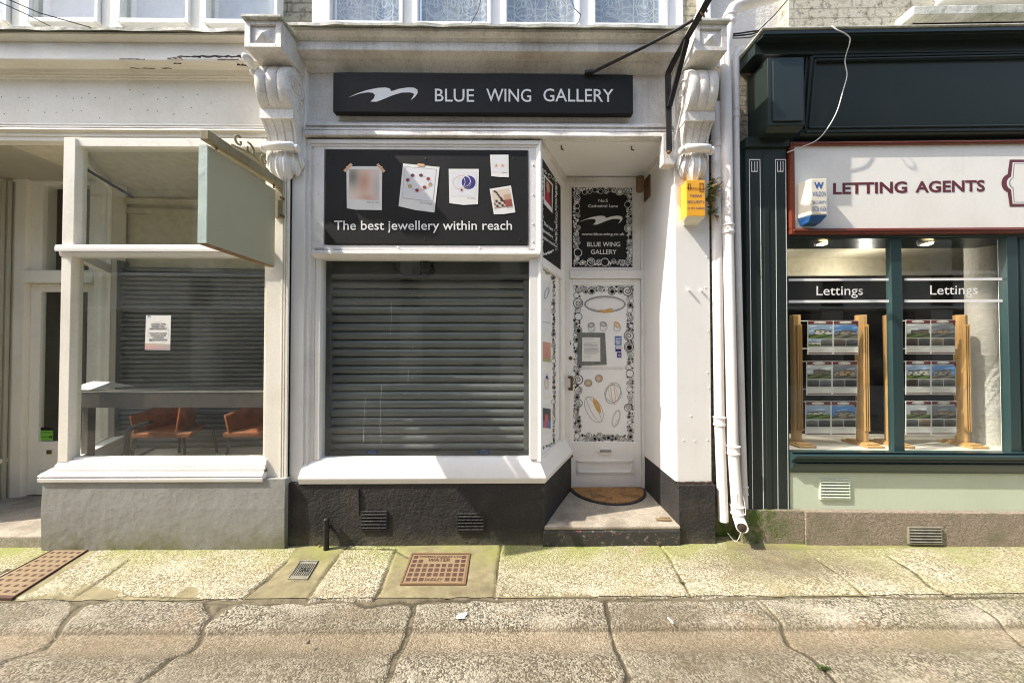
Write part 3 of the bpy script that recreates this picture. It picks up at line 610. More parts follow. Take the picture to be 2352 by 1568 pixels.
# carved console brackets
def cat(pts, n):
    out = []
    for i in range(len(pts)-1):
        p = [Vector(pts[max(0, i-1)]), Vector(pts[i]), Vector(pts[i+1]), Vector(pts[min(len(pts)-1, i+2)])]
        for k in range(n):
            t = k/n; out.append(.5*((2*p[1])+(-p[0]+p[2])*t+(2*p[0]-5*p[1]+4*p[2]-p[3])*t*t+(-p[0]+3*p[1]-3*p[2]+p[3])*t*t*t))
    return out+[Vector(pts[-1])]
def console(x0, x1, side, lab):
    cx = (x0+x1)/2; w = x1-x0
    b = MB(); b.box(x0, x1, -.25, .05, 3.575, 3.765)
    for a in ((x0, x0+.04, 3.575, 3.765), (x1-.04, x1, 3.575, 3.765), (x0+.04, x1-.04, 3.575, 3.605), (x0+.04, x1-.04, 3.735, 3.765)): b.box(a[0], a[1], -.264, -.25, a[2], a[3])
    m = [(x0+.06, 3.62), (x1-.06, 3.62), (x1-.06, 3.72), (x0+.06, 3.72)]
    b.add([(x, -.2505, z) for x, z in m]+[(cx, -.275, 3.67)], [(0, 1, 4), (1, 2, 4), (2, 3, 4), (3, 0, 4)])
    root = b.build('console_bracket', M['old'], GR, bevel=.003, label=lab)
    c = MB(); c.box(x0-.012, x1+.012, -.285, .06, 3.765, 3.79); c.build('cap', M['lead'], root, bevel=.006)
    # scroll body
    pr = cat([(-.06, 3.575), (-.12, 3.55), (-.165, 3.50), (-.182, 3.43), (-.175, 3.35), (-.15, 3.285), (-.118, 3.245)], 8)
    s = MB(); nu = 42
    def sec(u, v):
        i = v*(len(pr)-1); k = min(int(i), len(pr)-2); p = pr[k].lerp(pr[k+1], i-k)
        e = min(u, 1-u); rib = abs(math.sin(math.pi*3*u))**.45*.016
        env = math.sin(math.pi*min(1, max(0, v)))**.4
        return (x0+.008+(w-.016)*u, p.x-rib*env+(.012 if e < .01 else 0), p.y)
    s.grid(sec, nu, len(pr)-1)
    s.box(x0+.012, x1-.012, -.11, .02, 3.2, 3.575)
    for xx in (x0+.01, x1-.01):
        poly = [(p.x+.004, p.y) for p in pr]+[(.02, 3.2), (.02, 3.575)]
        s.add([(xx, y, z) for y, z in poly], [tuple(range(len(poly)))])
        sg = -1 if xx < cx else 1
        vol = [(xx+sg*.004, -.085+(.078*(1-t/30*.85))*math.cos(-1.2+t*.42), 3.44+(.078*(1-t/30*.85))*math.sin(-1.2+t*.42)) for t in range(31)]
        s.tube(vol, [.009*(1-t/50) for t in range(31)], 6)
        vol = [(xx+sg*.004, -.05+(.045*(1-t/22*.8))*math.cos(2-t*.42), 3.30+(.06*(1-t/22*.8))*math.sin(2-t*.42)) for t in range(23)]
        s.tube(vol, [.008*(1-t/40) for t in range(23)], 6)
    s.build('scroll', M['old'], root, smooth='auto')
    # neck and fluted taper
    t = MB(); t.box(x0+.004, x1-.004, -.125, .02, 3.175, 3.245)
    tp = cat([(-.118, 3.176), (-.088, 3.13), (-.062, 3.06), (-.05, 3.0), (-.048, 2.96)], 6)
    def tap(u, v):
        i = v*(len(tp)-1); k = min(int(i), len(tp)-2); p = tp[k].lerp(tp[k+1], i-k); g = 1 if any(abs(u-q) < .022 for q in (.1, .37, .63, .9)) else 0
        ww = w*(1-.16*v)-.016; return (cx-ww/2+ww*u, p.x+g*.008, p.y)
    t.grid(tap, 60, len(tp)-1)
    for sg in (-1, 1):
        t.add([(cx+sg*(w*(1-.16*j/(len(tp)-1))-.016)/2, p.x, p.y) for j, p in enumerate(tp)]+[(cx+sg*(w*.84-.016)/2, .02, 2.96), (cx+sg*(w-.016)/2, .02, 3.176)], [tuple(range(len(tp)+2))])
    t.build('neck', M['old'], root, smooth='auto')
    # acanthus leaf
    l = MB(); l.tube([(x0+.012, -.07, 2.985), (x0+.03, -.085, 2.99), (cx, -.092, 2.99), (x1-.03, -.085, 2.99), (x1-.012, -.07, 2.985)], [.018, .03, .03, .03, .018], 10)
    for xx in (x0+.0, x1-.0): l.ball((xx, -.075, 2.978), (.02, .03, .028))
    def lobe(c0, c1, zt, zb, wd, dep, y0):
        def f(u, v):
            a = (u-.5)*2; wv = wd*(.78+.34*math.sin(math.pi*min(1, v*1.1)))*(1 if v < .6 else math.sqrt(max(0, 1-((v-.6)/.4)**2)))
            cc = c0+(c1-c0)*v; cv = math.sqrt(max(0, 1-a*a))
            return (cc+a*wv/2, y0-dep*cv*math.sin(math.pi*(.18+.72*v))*(1-.18*math.exp(-(a*6)**2)*(1 if v > .15 else 0))-.006*math.cos(a*14), zt-(zt-zb)*v)
        l.grid(f, 18, 14)
    lobe(cx, cx, 2.985, 2.745, w*.5, .075, -.012)
    lobe(cx-w*.2, cx-w*.33, 2.98, 2.80, w*.34, .058, -.008); lobe(cx+w*.2, cx+w*.33, 2.98, 2.80, w*.34, .058, -.008)
    lobe(cx-w*.36, cx-w*.47, 2.98, 2.86, w*.2, .045, -.004); lobe(cx+w*.36, cx+w*.47, 2.98, 2.86, w*.2, .045, -.004)
    l.build('carved_leaf', M['clean'], root, smooth=True)
console(-1.84, -1.585, -1, 'carved scroll bracket left of the gallery sign')
console(1.305, 1.535, 1, 'carved scroll bracket right of the gallery sign')
# bay front: framing of poster panel and window
YF = .02
b = MB()
b.box(X(697, .012, 700), X(712, .012, 700), .012, .3, Z(1105, .0), Z(322, .01)); b.box(X(712, .022, 700), X(723, .022, 700), .022, .3, Z(1100, .0), Z(322, .02))
b.box(X(706, .004, 700), X(709, .004, 700), .004, .1, Z(1105, .0), Z(322, .01))
b.build('window_jamb', M['white'], GR, bevel=.003)
xa, xb = X(721, YF, 600), X(1237, YF, 800)
b = MB(); b.box(xa, xb, YF+.01, .12, Z(577, YF), Z(320, YF)); b.build('poster_backing', M['white'], GR)
b = MB(); xi0, xi1, zi0, zi1 = X(745, YF, 450), X(1214, YF, 450), Z(565, YF), Z(346, YF)
for q in ((xa, xi0, zi0-.02, zi1+.03), (xi1, xb, zi0-.02, zi1+.03), (xi0, xi1, zi0-.035, zi0), (xi0, xi1, zi1, zi1+.05)): b.box(q[0], q[1], YF-.006, YF+.012, q[2], q[3])
b.box(X(712, 0, 335), xb, YF-.02, YF, Z(331, 0), Z(322, 0)); b.box(X(712, 0, 335), xb, YF-.012, YF, Z(336, 0), Z(331, 0))
for px in (785, 855, 925, 994, 1065, 1130, 1200): b.ball((X(px, YF, 339), YF-.007, Z(339.5, YF)), (.008, .004, .008), nu=8, nv=4)
for py in (380, 448, 515, 555):
    for px in (731, 1224): b.ball((X(px, YF, py), YF-.007, Z(py, YF)), (.008, .004, .008), nu=8, nv=4)
for px in (915, 1102): b.ball((X(px, YF, 568), YF-.007, Z(569, YF)), (.01, .006, .01), nu=8, nv=4)
b.build('panel_surround', M['white'], GR, bevel=.002)
mould('transom', GR, X(719, -.01, 585), X(1240, -.01, 585), M['white'], [(576, .0), (578, -.028), (583, -.03), (585, -.02), (590, .0), (596, .03)], .1)
b = MB(); b.box(X(723, YF, 800), X(735, YF, 800), YF, .1, Z(1052, .04), Z(594, .02)); b.box(X(1216, YF, 800), X(1237, YF, 800), YF-.012, .1, Z(1052, .04), Z(594, .02))
b.box(X(735, .05, 1050), X(1217, .05, 1050), .04, .1, Z(1052, .05)-.03, Z(1050, .05)); b.build('window_frame', M['clean'], GR, bevel=.003)
b = MB(); b.box(X(734, .06, 800), X(1218, .06, 800), .06, .066, Z(1052, .06), Z(592, .06)); wp = b.build('window_pane', M['glass'], GR)
GW = Front(.06)
for pts_ in ([(877, 884), (876, 900), (874, 925), (873, 983), (875, 1000), (877, 1019)], [(839, 915), (838, 935), (836, 970), (835, 1016)], [(900, 696), (899, 730), (897, 768)], [(938, 850), (937, 880)]):
    b = MB(); b.tube([GW.pt(x_, y_, .001) for x_, y_ in pts_], [.0007+.0008*((i_*7) % 3 == 0) for i_ in range(len(pts_))], 5); b.build('dried_drip', M['lgrey'], wp)
b = MB()
for x_, y_ in ((948, 797), (962, 799), (960, 850), (948, 868), (860, 797), (885, 796), (930, 905), (962, 905), (955, 760), (1145, 905), (850, 1000), (872, 1002)): b.ell((x_, y_), 1.0, .8, GW, off=.001, n=7)
b.build('bird_spots', M['lgrey'], wp)
# splayed side of the bay
A, B = (.246, .03), (.478, .52); SL = Slant(A, B)
d = Vector((B[0]-A[0], B[1]-A[1])); L = d.length; d.normalize(); nn = Vector((d.y, -d.x))
def sl(b, s0, s1, o0, o1, z0, z1):
    q = [(A[0]+d.x*s+nn.x*o, A[1]+d.y*s+nn.y*o) for s, o in ((s0, o0), (s1, o0), (s1, o1), (s0, o1))]; b.profz(q[::-1], z0, z1)
ze = Z(1050, .05)
f = MB(); sl(f, -.03, .015, -.05, .012, ze-.02, 3.1); sl(f, L-.01, L+.17, -.06, .012, ze-.02, 3.1); sl(f, 0, L, -.04, .004, ze-.03, ze+.01)
sl(f, 0, L, -.04, .02, Z(612, .05), Z(592, .05)); sl(f, 0, L, -.04, .006, 2.98, 3.12)
sf = f.build('side_window', M['clean'], GR, bevel=.003)
p = MB(); sl(p, .015, L-.01, -.02, -.014, ze+.01, Z(612, .05)); p.build('film_covered_pane', M['vinylw'], sf)
# sill sweeping round the bay
zs0, zs1 = Z(1098, -.06), Z(1112, -.055)
path = [(X(696, 0), .0), (.248, .0), (.555, .6)]
sp = [(-.08, zs1+.004), (.036, zs1), (.038, zs1+.012), (.042, zs1+.02), (.048, zs0-.006), (.048, zs0), (-.035, ze+.004), (-.08, ze+.004)]
b = MB(); b.sweep(path, [(o, z) for o, z in sp]); b.build('window_sill', M['clean'], GR, smooth='auto')
# black stall riser and its fittings
b = MB(); b.sweep([(X(653, 0), .0), (.25, .0), (.56, .6)], [(-.3, -.05), (.030, -.05), (.030, zs1+.006), (-.3, zs1+.006)]); b.build('stall_riser', M['black'], GR)
def vent(root, a, c, t, bt, Y, mat, n, name='air_vent', fr=1):
    x0, x1, z0, z1 = X(a, Y, t), X(c, Y, t), Z(bt, Y), Z(t, Y)
    m = MB(); w = .009 if fr else .0
    if fr:
        for q in ((x0-w, x1+w, z1, z1+w), (x0-w, x1+w, z0-w, z0), (x0-w, x0, z0, z1), (x1, x1+w, z0, z1)): m.box(q[0], q[1], Y-.01, Y+.03, q[2], q[3])
    o = m.build(name, mat, root, bevel=.002)
    k = MB(); k.box(x0, x1, Y+.0, Y+.004, z0, z1); k.build('opening', M['ink'], o)
    s = MB()
    for i in range(n):
        z = z0+(z1-z0)*(i+.5)/n; h = (z1-z0)/n
        s.add([(x0, Y-.011, z-h*.3), (x1, Y-.011, z-h*.3), (x1, Y+.003, z+h*.28), (x0, Y+.003, z+h*.28), (x0, Y-.013, z-h*.12), (x1, Y-.013, z-h*.12), (x1, Y-.001, z+h*.42), (x0, Y-.001, z+h*.42)],
              [(0, 3, 2, 1), (4, 5, 6, 7), (0, 1, 5, 4), (1, 2, 6, 5), (2, 3, 7, 6), (3, 0, 4, 7)])
    s.build('slat', mat, o)
vent(GR, 832, 887, 1174, 1212, -.032, M['black'], 5); vent(GR, 1052, 1110, 1180, 1217, -.032, M['black'], 5)
b = MB(); x = X(827, 0, 1150); b.bar((x, -.036, Z(1116, 0)), (x+.004, -.036, Z(1175, 0)), .012, .012, up=(0, 1, 0)); b.build('conduit', M['black'], GR)
b = MB(); b.box(PR0-.02, PR1+.2, .6, .66, -.1, .0)
# recess
ZT = Z(1205, -.02); YB = .617
b = MB(); b.profz([(.25, -.05), (PR0+.004, -.05), (PR0+.004, .75), (.55, .75), (.55, .6)], -.05, ZT-.03); b.build('step_riser', M['stepf'], GR, bevel=.012)
b = MB(); b.profz([(.262, -.045), (PR0+.004, -.045), (PR0+.004, .75), (.565, .75), (.565, .6)], ZT-.03, ZT); st = b.build('door_step', M['step'], GR, bevel=.01)
b = MB(); b.box(.1, PR0+.02, .05, .8, 3.12, 3.2); b.build('porch_ceiling', M['clean'], GR)
b = MB(); b.bar((.255, .035, 3.1), (.54, .6, 3.1), .03, .05); b.bar((PR0-.012, .03, 3.1), (PR0-.012, .6, 3.1), .03, .06); b.bar((.54, YB-.012, 3.095), (PR0, YB-.012, 3.095), .06, .03); b.build('ceiling_moulding', M['old'], GR)
for px in (1293, 1459):
    b = MB(); g = (X(px, .02, 326), .1, 3.118); b.tube([g, (g[0], g[1], 3.09), (g[0]+.015, g[1]-.01, 3.08)], .006, 6); b.build('ceiling_hook', M['rust'], GR)
dx0, dx1 = X(1309, YB, 800), X(1472, YB, 800); dzt = Z(641, YB)
b = MB()
b.box(dx0-.06, dx0, YB-.01, YB+.1, ZT, 3.12); b.box(dx1, PR0, YB-.02, YB+.1, ZT, 3.12)
b.box(dx0, dx1, YB-.025, YB+.1, dzt+.004, Z(622, YB)); b.box(dx0, dx1, YB, YB+.1, Z(622, YB), Z(613, YB)+.0); b.box(dx0, dx1, YB-.0, YB+.1, Z(428, YB), 3.12); b.box(dx0, dx1, YB-.014, YB, Z(418, YB), Z(412, YB))
b.box(dx0, X(1314, YB), YB, YB+.1, Z(613, YB), Z(428, YB)); b.box(X(1455, YB), dx1, YB, YB+.1, Z(613, YB), Z(428, YB))
b.build('door_frame', M['white'], GR, bevel=.003)
# door
DP = Front(YB+.0); D6 = lambda x, y: (1205.9+x*.293, 803.9+y*.293); D5 = lambda x, y: (1205.9+x*.1953, 602.9+y*.1953)
b = MB(); gx0, gx1 = X(1315, YB), X(1457, YB); gz0, gz1 = Z(1016, YB), Z(653, YB)
b.box(dx0, gx0, YB, YB+.045, ZT+.005, dzt); b.box(gx1, dx1-.004, YB, YB+.045, ZT+.005, dzt); b.box(gx0, gx1, YB, YB+.045, gz1, dzt); b.box(gx0, gx1, YB, YB+.045, ZT+.005, gz0)
door = b.build('door', M['clean'], GR, bevel=.003)
b = MB()
for (l0, t0), (l1, t1) in ((D6(405, 863), D6(848, 968)), (D6(417, 876), D6(834, 956))):
    x0, x1, z0, z1 = X(l0, YB, 1070), X(l1, YB, 1070), Z(t1, YB, 1390), Z(t0, YB, 1390)
    for q in ((x0, x1, z1-.006, z1), (x0, x1, z0, z0+.006), (x0, x0+.006, z0, z1), (x1-.006, x1, z0, z1)): b.box(q[0], q[1], YB-.009, YB+.002, q[2], q[3])
b.build('panel_moulding', M['clean'], door)
b = MB(); b.box(gx0, gx1, YB+.012, YB+.02, gz0, gz1); film = b.build('film_covered_pane', M['vinylw'], door)
DG = Front(YB+.012)
lb = MB(); c = D6(625, 786)
lb.slab([(c[0]+x, c[1]+y) for x, y in ((-21, 0), (-13, -4), (-12, -7), (12, -7), (13, -4), (21, 0), (13, 4), (12, 7), (3, 9), (-3, 9), (-12, 7), (-13, 4))], DP, .012)
lo = lb.build('letterbox', M['clean'], door, bevel=.001)
lb = MB(); lb.box(*[X(c[0]+k*13, YB) for k in (-1, 1)], YB-.016, YB-.012, Z(c[1]+3, YB, 1390), Z(c[1]-3, YB, 1390)); lb.build('flap', M['grey'], lo, bevel=.001)
b = MB(); c = D5(533, 1123); p = P(c[0], c[1], YB); b.tube([(p[0], YB+.001, p[2]), (p[0], YB-.012, p[2])], .019, 16); b.build('door_lock', M['brass'], door)
b = MB(); c = D6(365, 828); p = P(c[0], c[1], YB); b.tube([(p[0], YB+.001, p[2]), (p[0], YB-.008, p[2])], .014, 14); b.build('keyhole_plate', M['brass'], door)
hx = X(1309.5, YB-.03, 880); b = MB(); z0, z1 = Z(896, YB-.03, 1310), Z(863, YB-.03, 1310)
b.box(hx, hx+.022, YB-.055, YB-.045, z0, z1); b.box(hx-.015, hx+.018, YB-.05, YB+.001, z1-.022, z1-.002); b.box(hx-.015, hx+.018, YB-.05, YB+.001, z0+.002, z0+.022); b.build('door_handle', M['brass'], door, bevel=.002)
b = MB(); b.text('5', D5(510, 968), D5(543, 968), 10.5, DP, .001, .03); b.build('house_number', M['ink'], door)
# swirl borders
def swirls(root, pl, quad, mats, n=200, rmin=3, rmax=12, name='swirl_border', seed=1, off=.0012, width=11, bg=0):
    """rings, discs and spirals packed along the edges of quad (tl,tr,br,bl in bearings); mats = (line, ground)"""
    rnd = random.Random(seed); pts = []; b = MB()
    for k in range(4):
        a, c = quad[k], quad[(k+1) % 4]; L_ = math.hypot(c[0]-a[0], c[1]-a[1]); wk = width
        NN = int(n*L_/420)
        for _ in range(NN):
            ph_ = _/NN; r = rnd.choice((rmax, rmax*.8, rmax*.6, rmax*.45, rmax*.6)) if ph_ < .25 else rnd.choice((rmax*.5, rmax*.4, rmin*1.3)) if ph_ < .6 else rmin*rnd.uniform(.7, 1.2); t = rnd.random(); ins = rnd.uniform(r*.9, max(r*1.0, wk-r*.2))
            nx, ny = (-(c[1]-a[1])/L_, (c[0]-a[0])/L_)
            x, y = a[0]+(c[0]-a[0])*t+nx*ins, a[1]+(c[1]-a[1])*t+ny*ins
            xs = [q[0] for q in quad]; ys = [q[1] for q in quad]
            if x-r < min(xs) or x+r > max(xs): continue
            ly = quad[0][1]+(quad[1][1]-quad[0][1])*(x-quad[0][0])/(quad[1][0]-quad[0][0]+1e-9); hy = quad[3][1]+(quad[2][1]-quad[3][1])*(x-quad[3][0])/(quad[2][0]-quad[3][0]+1e-9)
            if y-r < ly or y+r > hy: continue
            if all(math.hypot(x-p[0], y-p[1]) > (r+p[2])*.86 for p in pts): pts.append((x, y, r))
    for i, (x, y, r) in enumerate(pts):
        o = off+(i % 7)*.00012; ty = rnd.random()
        b.ell((x, y), r, r, pl, max(.7, r*.15), off=o, n=22)
        if ty < .35 and r > rmin*1.2:
            b.ell((x, y), r*.7, r*.7, pl, max(.6, r*.13), off=o, n=20); b.ell((x+r*.06, y+r*.06), r*.48, r*.48, pl, off=o, n=16)
        elif ty < .75 and r > rmin: b.spiral((x, y), r*.75, r*.12, 1.6, max(.6, r*.2), pl, off=o, a0=rnd.uniform(0, 360), n=26)
        elif ty < .9 and r <= rmin*1.3: b.ell((x, y), r*.62, r*.62, pl, off=o, n=14)
    return b.build(name, mats, root)
dq = [(1316, 655), (1456, 655), (1456, 1014), (1316, 1014)]
swirls(film, DG, dq, M['ink'], 1500, 2.6, 11.5, seed=4, width=16)
b = MB()    # jewellery printed on the door film
b.ell(D5(940, 490), 48, 19.5, DG, 4.2, off=.0013, m=0)
b.ell(D5(940, 492), 41, 13.5, DG, .8, off=.0016, m=1); b.poly([D5(865, 562), D5(930, 556), D5(1015, 535), D5(1040, 560), D5(1000, 588), D5(930, 594), D5(880, 585)], DG, .0022, 2)
for k, (x, y) in enumerate(((782, 755), (925, 745), (1085, 750))):
    c = D5(x, y); b.ell((c[0], c[1]+3), 9, 10, DG, 3, off=.0013, rot=20*k, m=1); b.ell((c[0]-1, c[1]-4), 8.5, 6, DG, 3.5, off=.0016, rot=-20+30*k, m=2 if k == 2 else 0); b.ell((c[0], c[1]), 9, 4, DG, .9, off=.0019, rot=60, m=1)
for x, y in ((743, 1415), (868, 1362)):
    c = D5(x, y); b.ell(c, 9.5, 9, DG, 2.2, off=.0013, m=0); b.ell(c, 6.5, 6, DG, 3, off=.0015, m=2); b.ell(c, 2.4, 2.4, DG, off=.0017, m=1)
for k in range(15):
    c = D5(680+k*37, 1243); b.ell(c, 5, 2.6, DG, .9, rot=18, off=.0013+.0002*(k % 2), m=k % 2)
c = D6(690, 338); b.ell(c, 17, 25, DG, 1.5, off=.0013, rot=22, m=0); b.ell(c, 20, 20, DG, 1.3, off=.0015, rot=0, m=0); b.ell(c, 10, 26, DG, 1.3, off=.0017, rot=-14, m=1); b.ell(c, 5, 26, DG, 1.4, off=.0019, rot=-6, m=2)
c = D6(540, 465); b.ell(c, 18, 33, DG, 1.2, off=.0013, rot=-28, m=0); b.ell(c, 8, 33, DG, 1.0, off=.0015, rot=-28, m=0); b.ell(D6(563, 435), 5.5, 19, DG, off=.0019, rot=-25, m=2)
c = D6(714, 535); b.ell(c, 9, 21, DG, 3.6, off=.0013, rot=16, m=1); b.ell((c[0]+3, c[1]+8), 3, 8, DG, .8, off=.0016, rot=30, m=0)
b.build('jewellery_print', [M['grey'], M['lgrey'], M['gold']], film)
# notice and stickers stuck to the door
b = MB(); b.slab([D5(622, 822), D5(940, 826), D5(960, 1200), D5(612, 1212)], DG, .002, .003)
nt = tag(b.build('notice', M['tape']), 'printed notice taped to the gallery door with wide grey tape', 'notice')
b = MB(); b.slab([D5(672, 880), D5(882, 880), D5(884, 1162), D5(668, 1162)], DG, .001, .0055); b.build('paper_sheet', M['paper'], nt)
b = MB()
for y, w in ((903, 110), (940, 185), (954, 95), (970, 170), (984, 150), (1000, 175), (1014, 172), (1030, 165), (1043, 180), (1056, 180), (1069, 145), (1104, 85)):
    b.poly([D5(692, y-3), D5(692+w, y-3), D5(692+w, y+2), D5(692, y+2)], DG, .0072)
b.build('printed_lines', M['grey'], nt)
b = MB(); b.slab([D5(1055, 865), D5(1135, 865), D5(1134, 972), D5(1055, 974)], DG, .001, .002)
s_ = tag(b.build('sticker', M['blue']), 'tall blue shop small sticker on the gallery door', 'sticker', 'stickers on the gallery door')
b = MB(); b.text('SHOP', D5(1064, 908), D5(1125, 908), 5, DG, .0035, .03); b.text('SMALL', D5(1062, 936), D5(1128, 936), 4.6, DG, .0035, .03); b.text('HERE', D5(1068, 962), D5(1120, 962), 4, DG, .0035, .03); b.build('lettering', M['lett'], s_)
b = MB(); b.slab([D5(1062, 985), D5(1132, 985), D5(1131, 1048), D5(1062, 1048)], DG, .001, .002); b.slab([D5(1080, 1057), D5(1134, 1055), D5(1133, 1118), D5(1080, 1118)], DG, .001, .002)
s_ = tag(b.build('sticker', M['navy']), 'pair of small square dark blue stickers low on the gallery door', 'sticker', 'stickers on the gallery door')
b = MB(); b.poly([D5(1068, 992), D5(1126, 992), D5(1126, 1014), D5(1068, 1012)], DG, .0035); b.ell(D5(1110, 1090), 2.6, 3, DG, .9, off=.0035); b.build('symbol', M['lett'], s_)
# fanlight panel
FP = Front(YB+.02); b = MB(); x0, x1, z0, z1 = X(1314, YB), X(1455, YB), Z(613, YB), Z(428, YB); b.box(x0, x1, YB+.02, YB+.03, z0, z1)
fan = b.build('fanlight', M['sign'], GR)
fq = [(1315.5, 430), (1454, 430), (1454, 611.5), (1315.5, 611.5)]
swirls(fan, FP, fq, M['lett'], 1500, 2.2, 9.5, seed=9, width=14)
LOGO = [(1130, 903), (1200, 870), (1300, 835), (1400, 815), (1470, 810), (1510, 820), (1525, 845), (1600, 822), (1680, 810), (1730, 812), (1765, 830), (1768, 862), (1745, 895), (1703, 928), (1728, 890), (1735, 868), (1700, 856), (1620, 858), (1540, 882), (1460, 915), (1390, 942), (1333, 940), (1365, 912), (1376, 882), (1358, 860), (1310, 855), (1230, 868)]
def logo(b, pl, x0, x1, yc, off=.0015, ky=1):
    k = (x1-x0)/640; b.poly([(x0+(x-1130)*k, yc+(y-876)*k*ky) for x, y in LOGO], pl, off)
b = MB(); logo(b, FP, 1330, 1430, 506, .0022)
D4 = lambda x, y: (1205.9+x*.1953, 315.8+y*.1953)
for body, xa_, xb_, y, cap in (('No:5', 863, 972, 760, 35), ('Cathedral Lane', 742, 1092, 823, 35), ('www.blue-wing.co.uk', 668, 1170, 1152, 33), ('BLUE WING', 730, 1118, 1282, 52), ('GALLERY', 774, 1076, 1371, 52)):
    b.text(body, D4(xa_, y), D4(xb_, y), cap*.1953, FP, .0022, .008)
b.build('lettering', M['lett'], fan)
# side of bay: tall black poster above, film below (both flat on the splayed window)
b = MB(); sl(b, .012, L-.012, -.004, .006, Z(605, .05), 2.99)
so = tag(b.build('poster_board', M['sign']), 'narrow black poster board on the splayed side of the gallery bay', 'poster board')
class Off:
    def __init__(s, pl, o): s.pl = pl; s.o = o
    def pt(s, x, y, off=0): return s.pl.pt(x, y, s.o+off)
S1 = Off(SL, .006)
swirls(so, S1, [(1240, 382), (1279, 415), (1279, 575), (1240, 592)], M['lett'], 900, 1.6, 4.4, seed=14, width=5)
b = MB(); q = [(1247, 400), (1268, 424), (1267, 490), (1247, 468)]; b.slab(q, S1, .001, .001); pz = b.build('snapshot', M['paper'], so)
def portrait(bg, skin, top):
    def f(u, v):
        d_ = ((u-.45)/.24)**2+((v-.3)/.24)**2; d2 = ((u-.45)/.42)**2+((v-.95)/.45)**2
        if d_ < 1: return skin
        if d2 < 1: return top
        return bg(u, v) if callable(bg) else bg
    return f
b = MB(); b.pic([(1249, 407), (1266, 427), (1265, 478), (1249, 458)], S1, portrait((50, 30, 30), (200, 140, 115), (170, 25, 50)), 12, 16, .0026); b.build('photo_print', M['print'], pz)
b = MB()
for body, a_, c_, cap in (('The best', (1246, 516), (1268, 532), 8.5), ('jewellery', (1245, 532), (1268, 548), 8), ('within reach', (1241, 546), (1272, 566), 8)): b.text(body, a_, c_, cap, S1, .003, .015)
b.build('lettering', M['lett'], so)
S2 = Off(SL, -.014)
b = MB(); fd = [(1240, 607), (1279, 628), (1280, 1020), (1240, 1037)]
sb = swirls(sf, S2, fd, M['ink'], 900, 2.0, 5.5, seed=23, width=6)
for k, (t, h, kind) in enumerate(((640, 130, 0), (706, 130, 1), (776, 130, 2), (848, 130, 3), (928, 120, 4))):
    yt, yb = t, t+66; b = MB(); b.slab([(1247.5, yt+3*(k < 2)), (1268.5, yt+7*(k < 2)-2*(k > 3)), (1269, yb+5*(k < 2)), (1258, yb+4), (1248, yb)], S2, .001, .002)
    pz = b.build('snapshot', M['paper'], sf); b = MB(); qq = [(1249, yt+8), (1267.5, yt+11), (1267.5, yb-10), (1249, yb-12)]
    if kind == 2: fn = lambda u, v: (205-20*v, 150-35*math.sin(3*u)*v, 130-20*v) if v < .85 else (160, 165, 100)
    elif kind == 4: fn = lambda u, v: (190, 90, 80) if abs(u-.5+.3*(v-.5)) < .2 and v > .3 else ((50, 50, 60) if v < .6 else (60, 110, 170))
    else: fn = lambda u, v: (222, 222, 226)
    b.pic(qq, S2, fn, 8, 14, .0035); b.build('photo_print', M['print'], pz)
    if kind in (0, 3):
        b = MB(); c = (1258, (yt+yb)/2); b.ell(c, 5, 14 if kind == 0 else 13, S2, 2, off=.0045, rot=18 if kind == 0 else 0, m=0 if kind == 0 else 1); 
        if kind == 3: b.poly([(1255, c[1]-14), (1259, c[1]-21), (1263, c[1]-9)], S2, .005, 2)
        b.build('ring_print', [M['grey'], M['gold'], M['navy']], pz)
    if kind == 1:
        b = MB(); b.text('boutique', (1250, 740), (1266, 742), 3, S2, .0045); b.build('lettering', M['maroon'], pz)
# ---------------------------------------------------------------- fascia sign
YS = -.03; SP = Front(YS)
b = MB(); b.box(X(765, YS, 215), X(1454, YS, 215), YS, .02, Z(259, YS), Z(170, YS)); sg = tag(b.build('fascia_sign', M['sign'], bevel=.002), 'long charcoal sign board with white wing logo and gallery name', 'sign board')
b = MB(); logo(b, SP, 800, 960, 218)
b.build('logo', M['lett'], sg)
b = MB()
for t_, a_, c_ in (('BLUE', 999, 1089), ('WING', 1117, 1220), ('GALLERY', 1248, 1409)): b.text(t_, (a_, 233.5), (c_, 234.5), 29, SP, .002, .006)
b.build('lettering', M['lett'], sg)
b = MB()
for px, py in ((785, 185), (988, 185), (988, 240), (1144, 186), (1144, 242), (1400, 187), (1437, 242)): b = MB(); b.ball(P(px, py, YS), (.006, .003, .006), nu=8, nv=4); b.build('fixing_screw', M['iron'], sg)
b = MB(); x = X(1111, .03, 270); b.tube([(x, .03, Z(160, .03)), (x, .03, Z(283, .03))], .007, 8); tag(b.build('cable_conduit', M['old']), 'thin painted conduit running down behind the fascia sign', 'conduit')
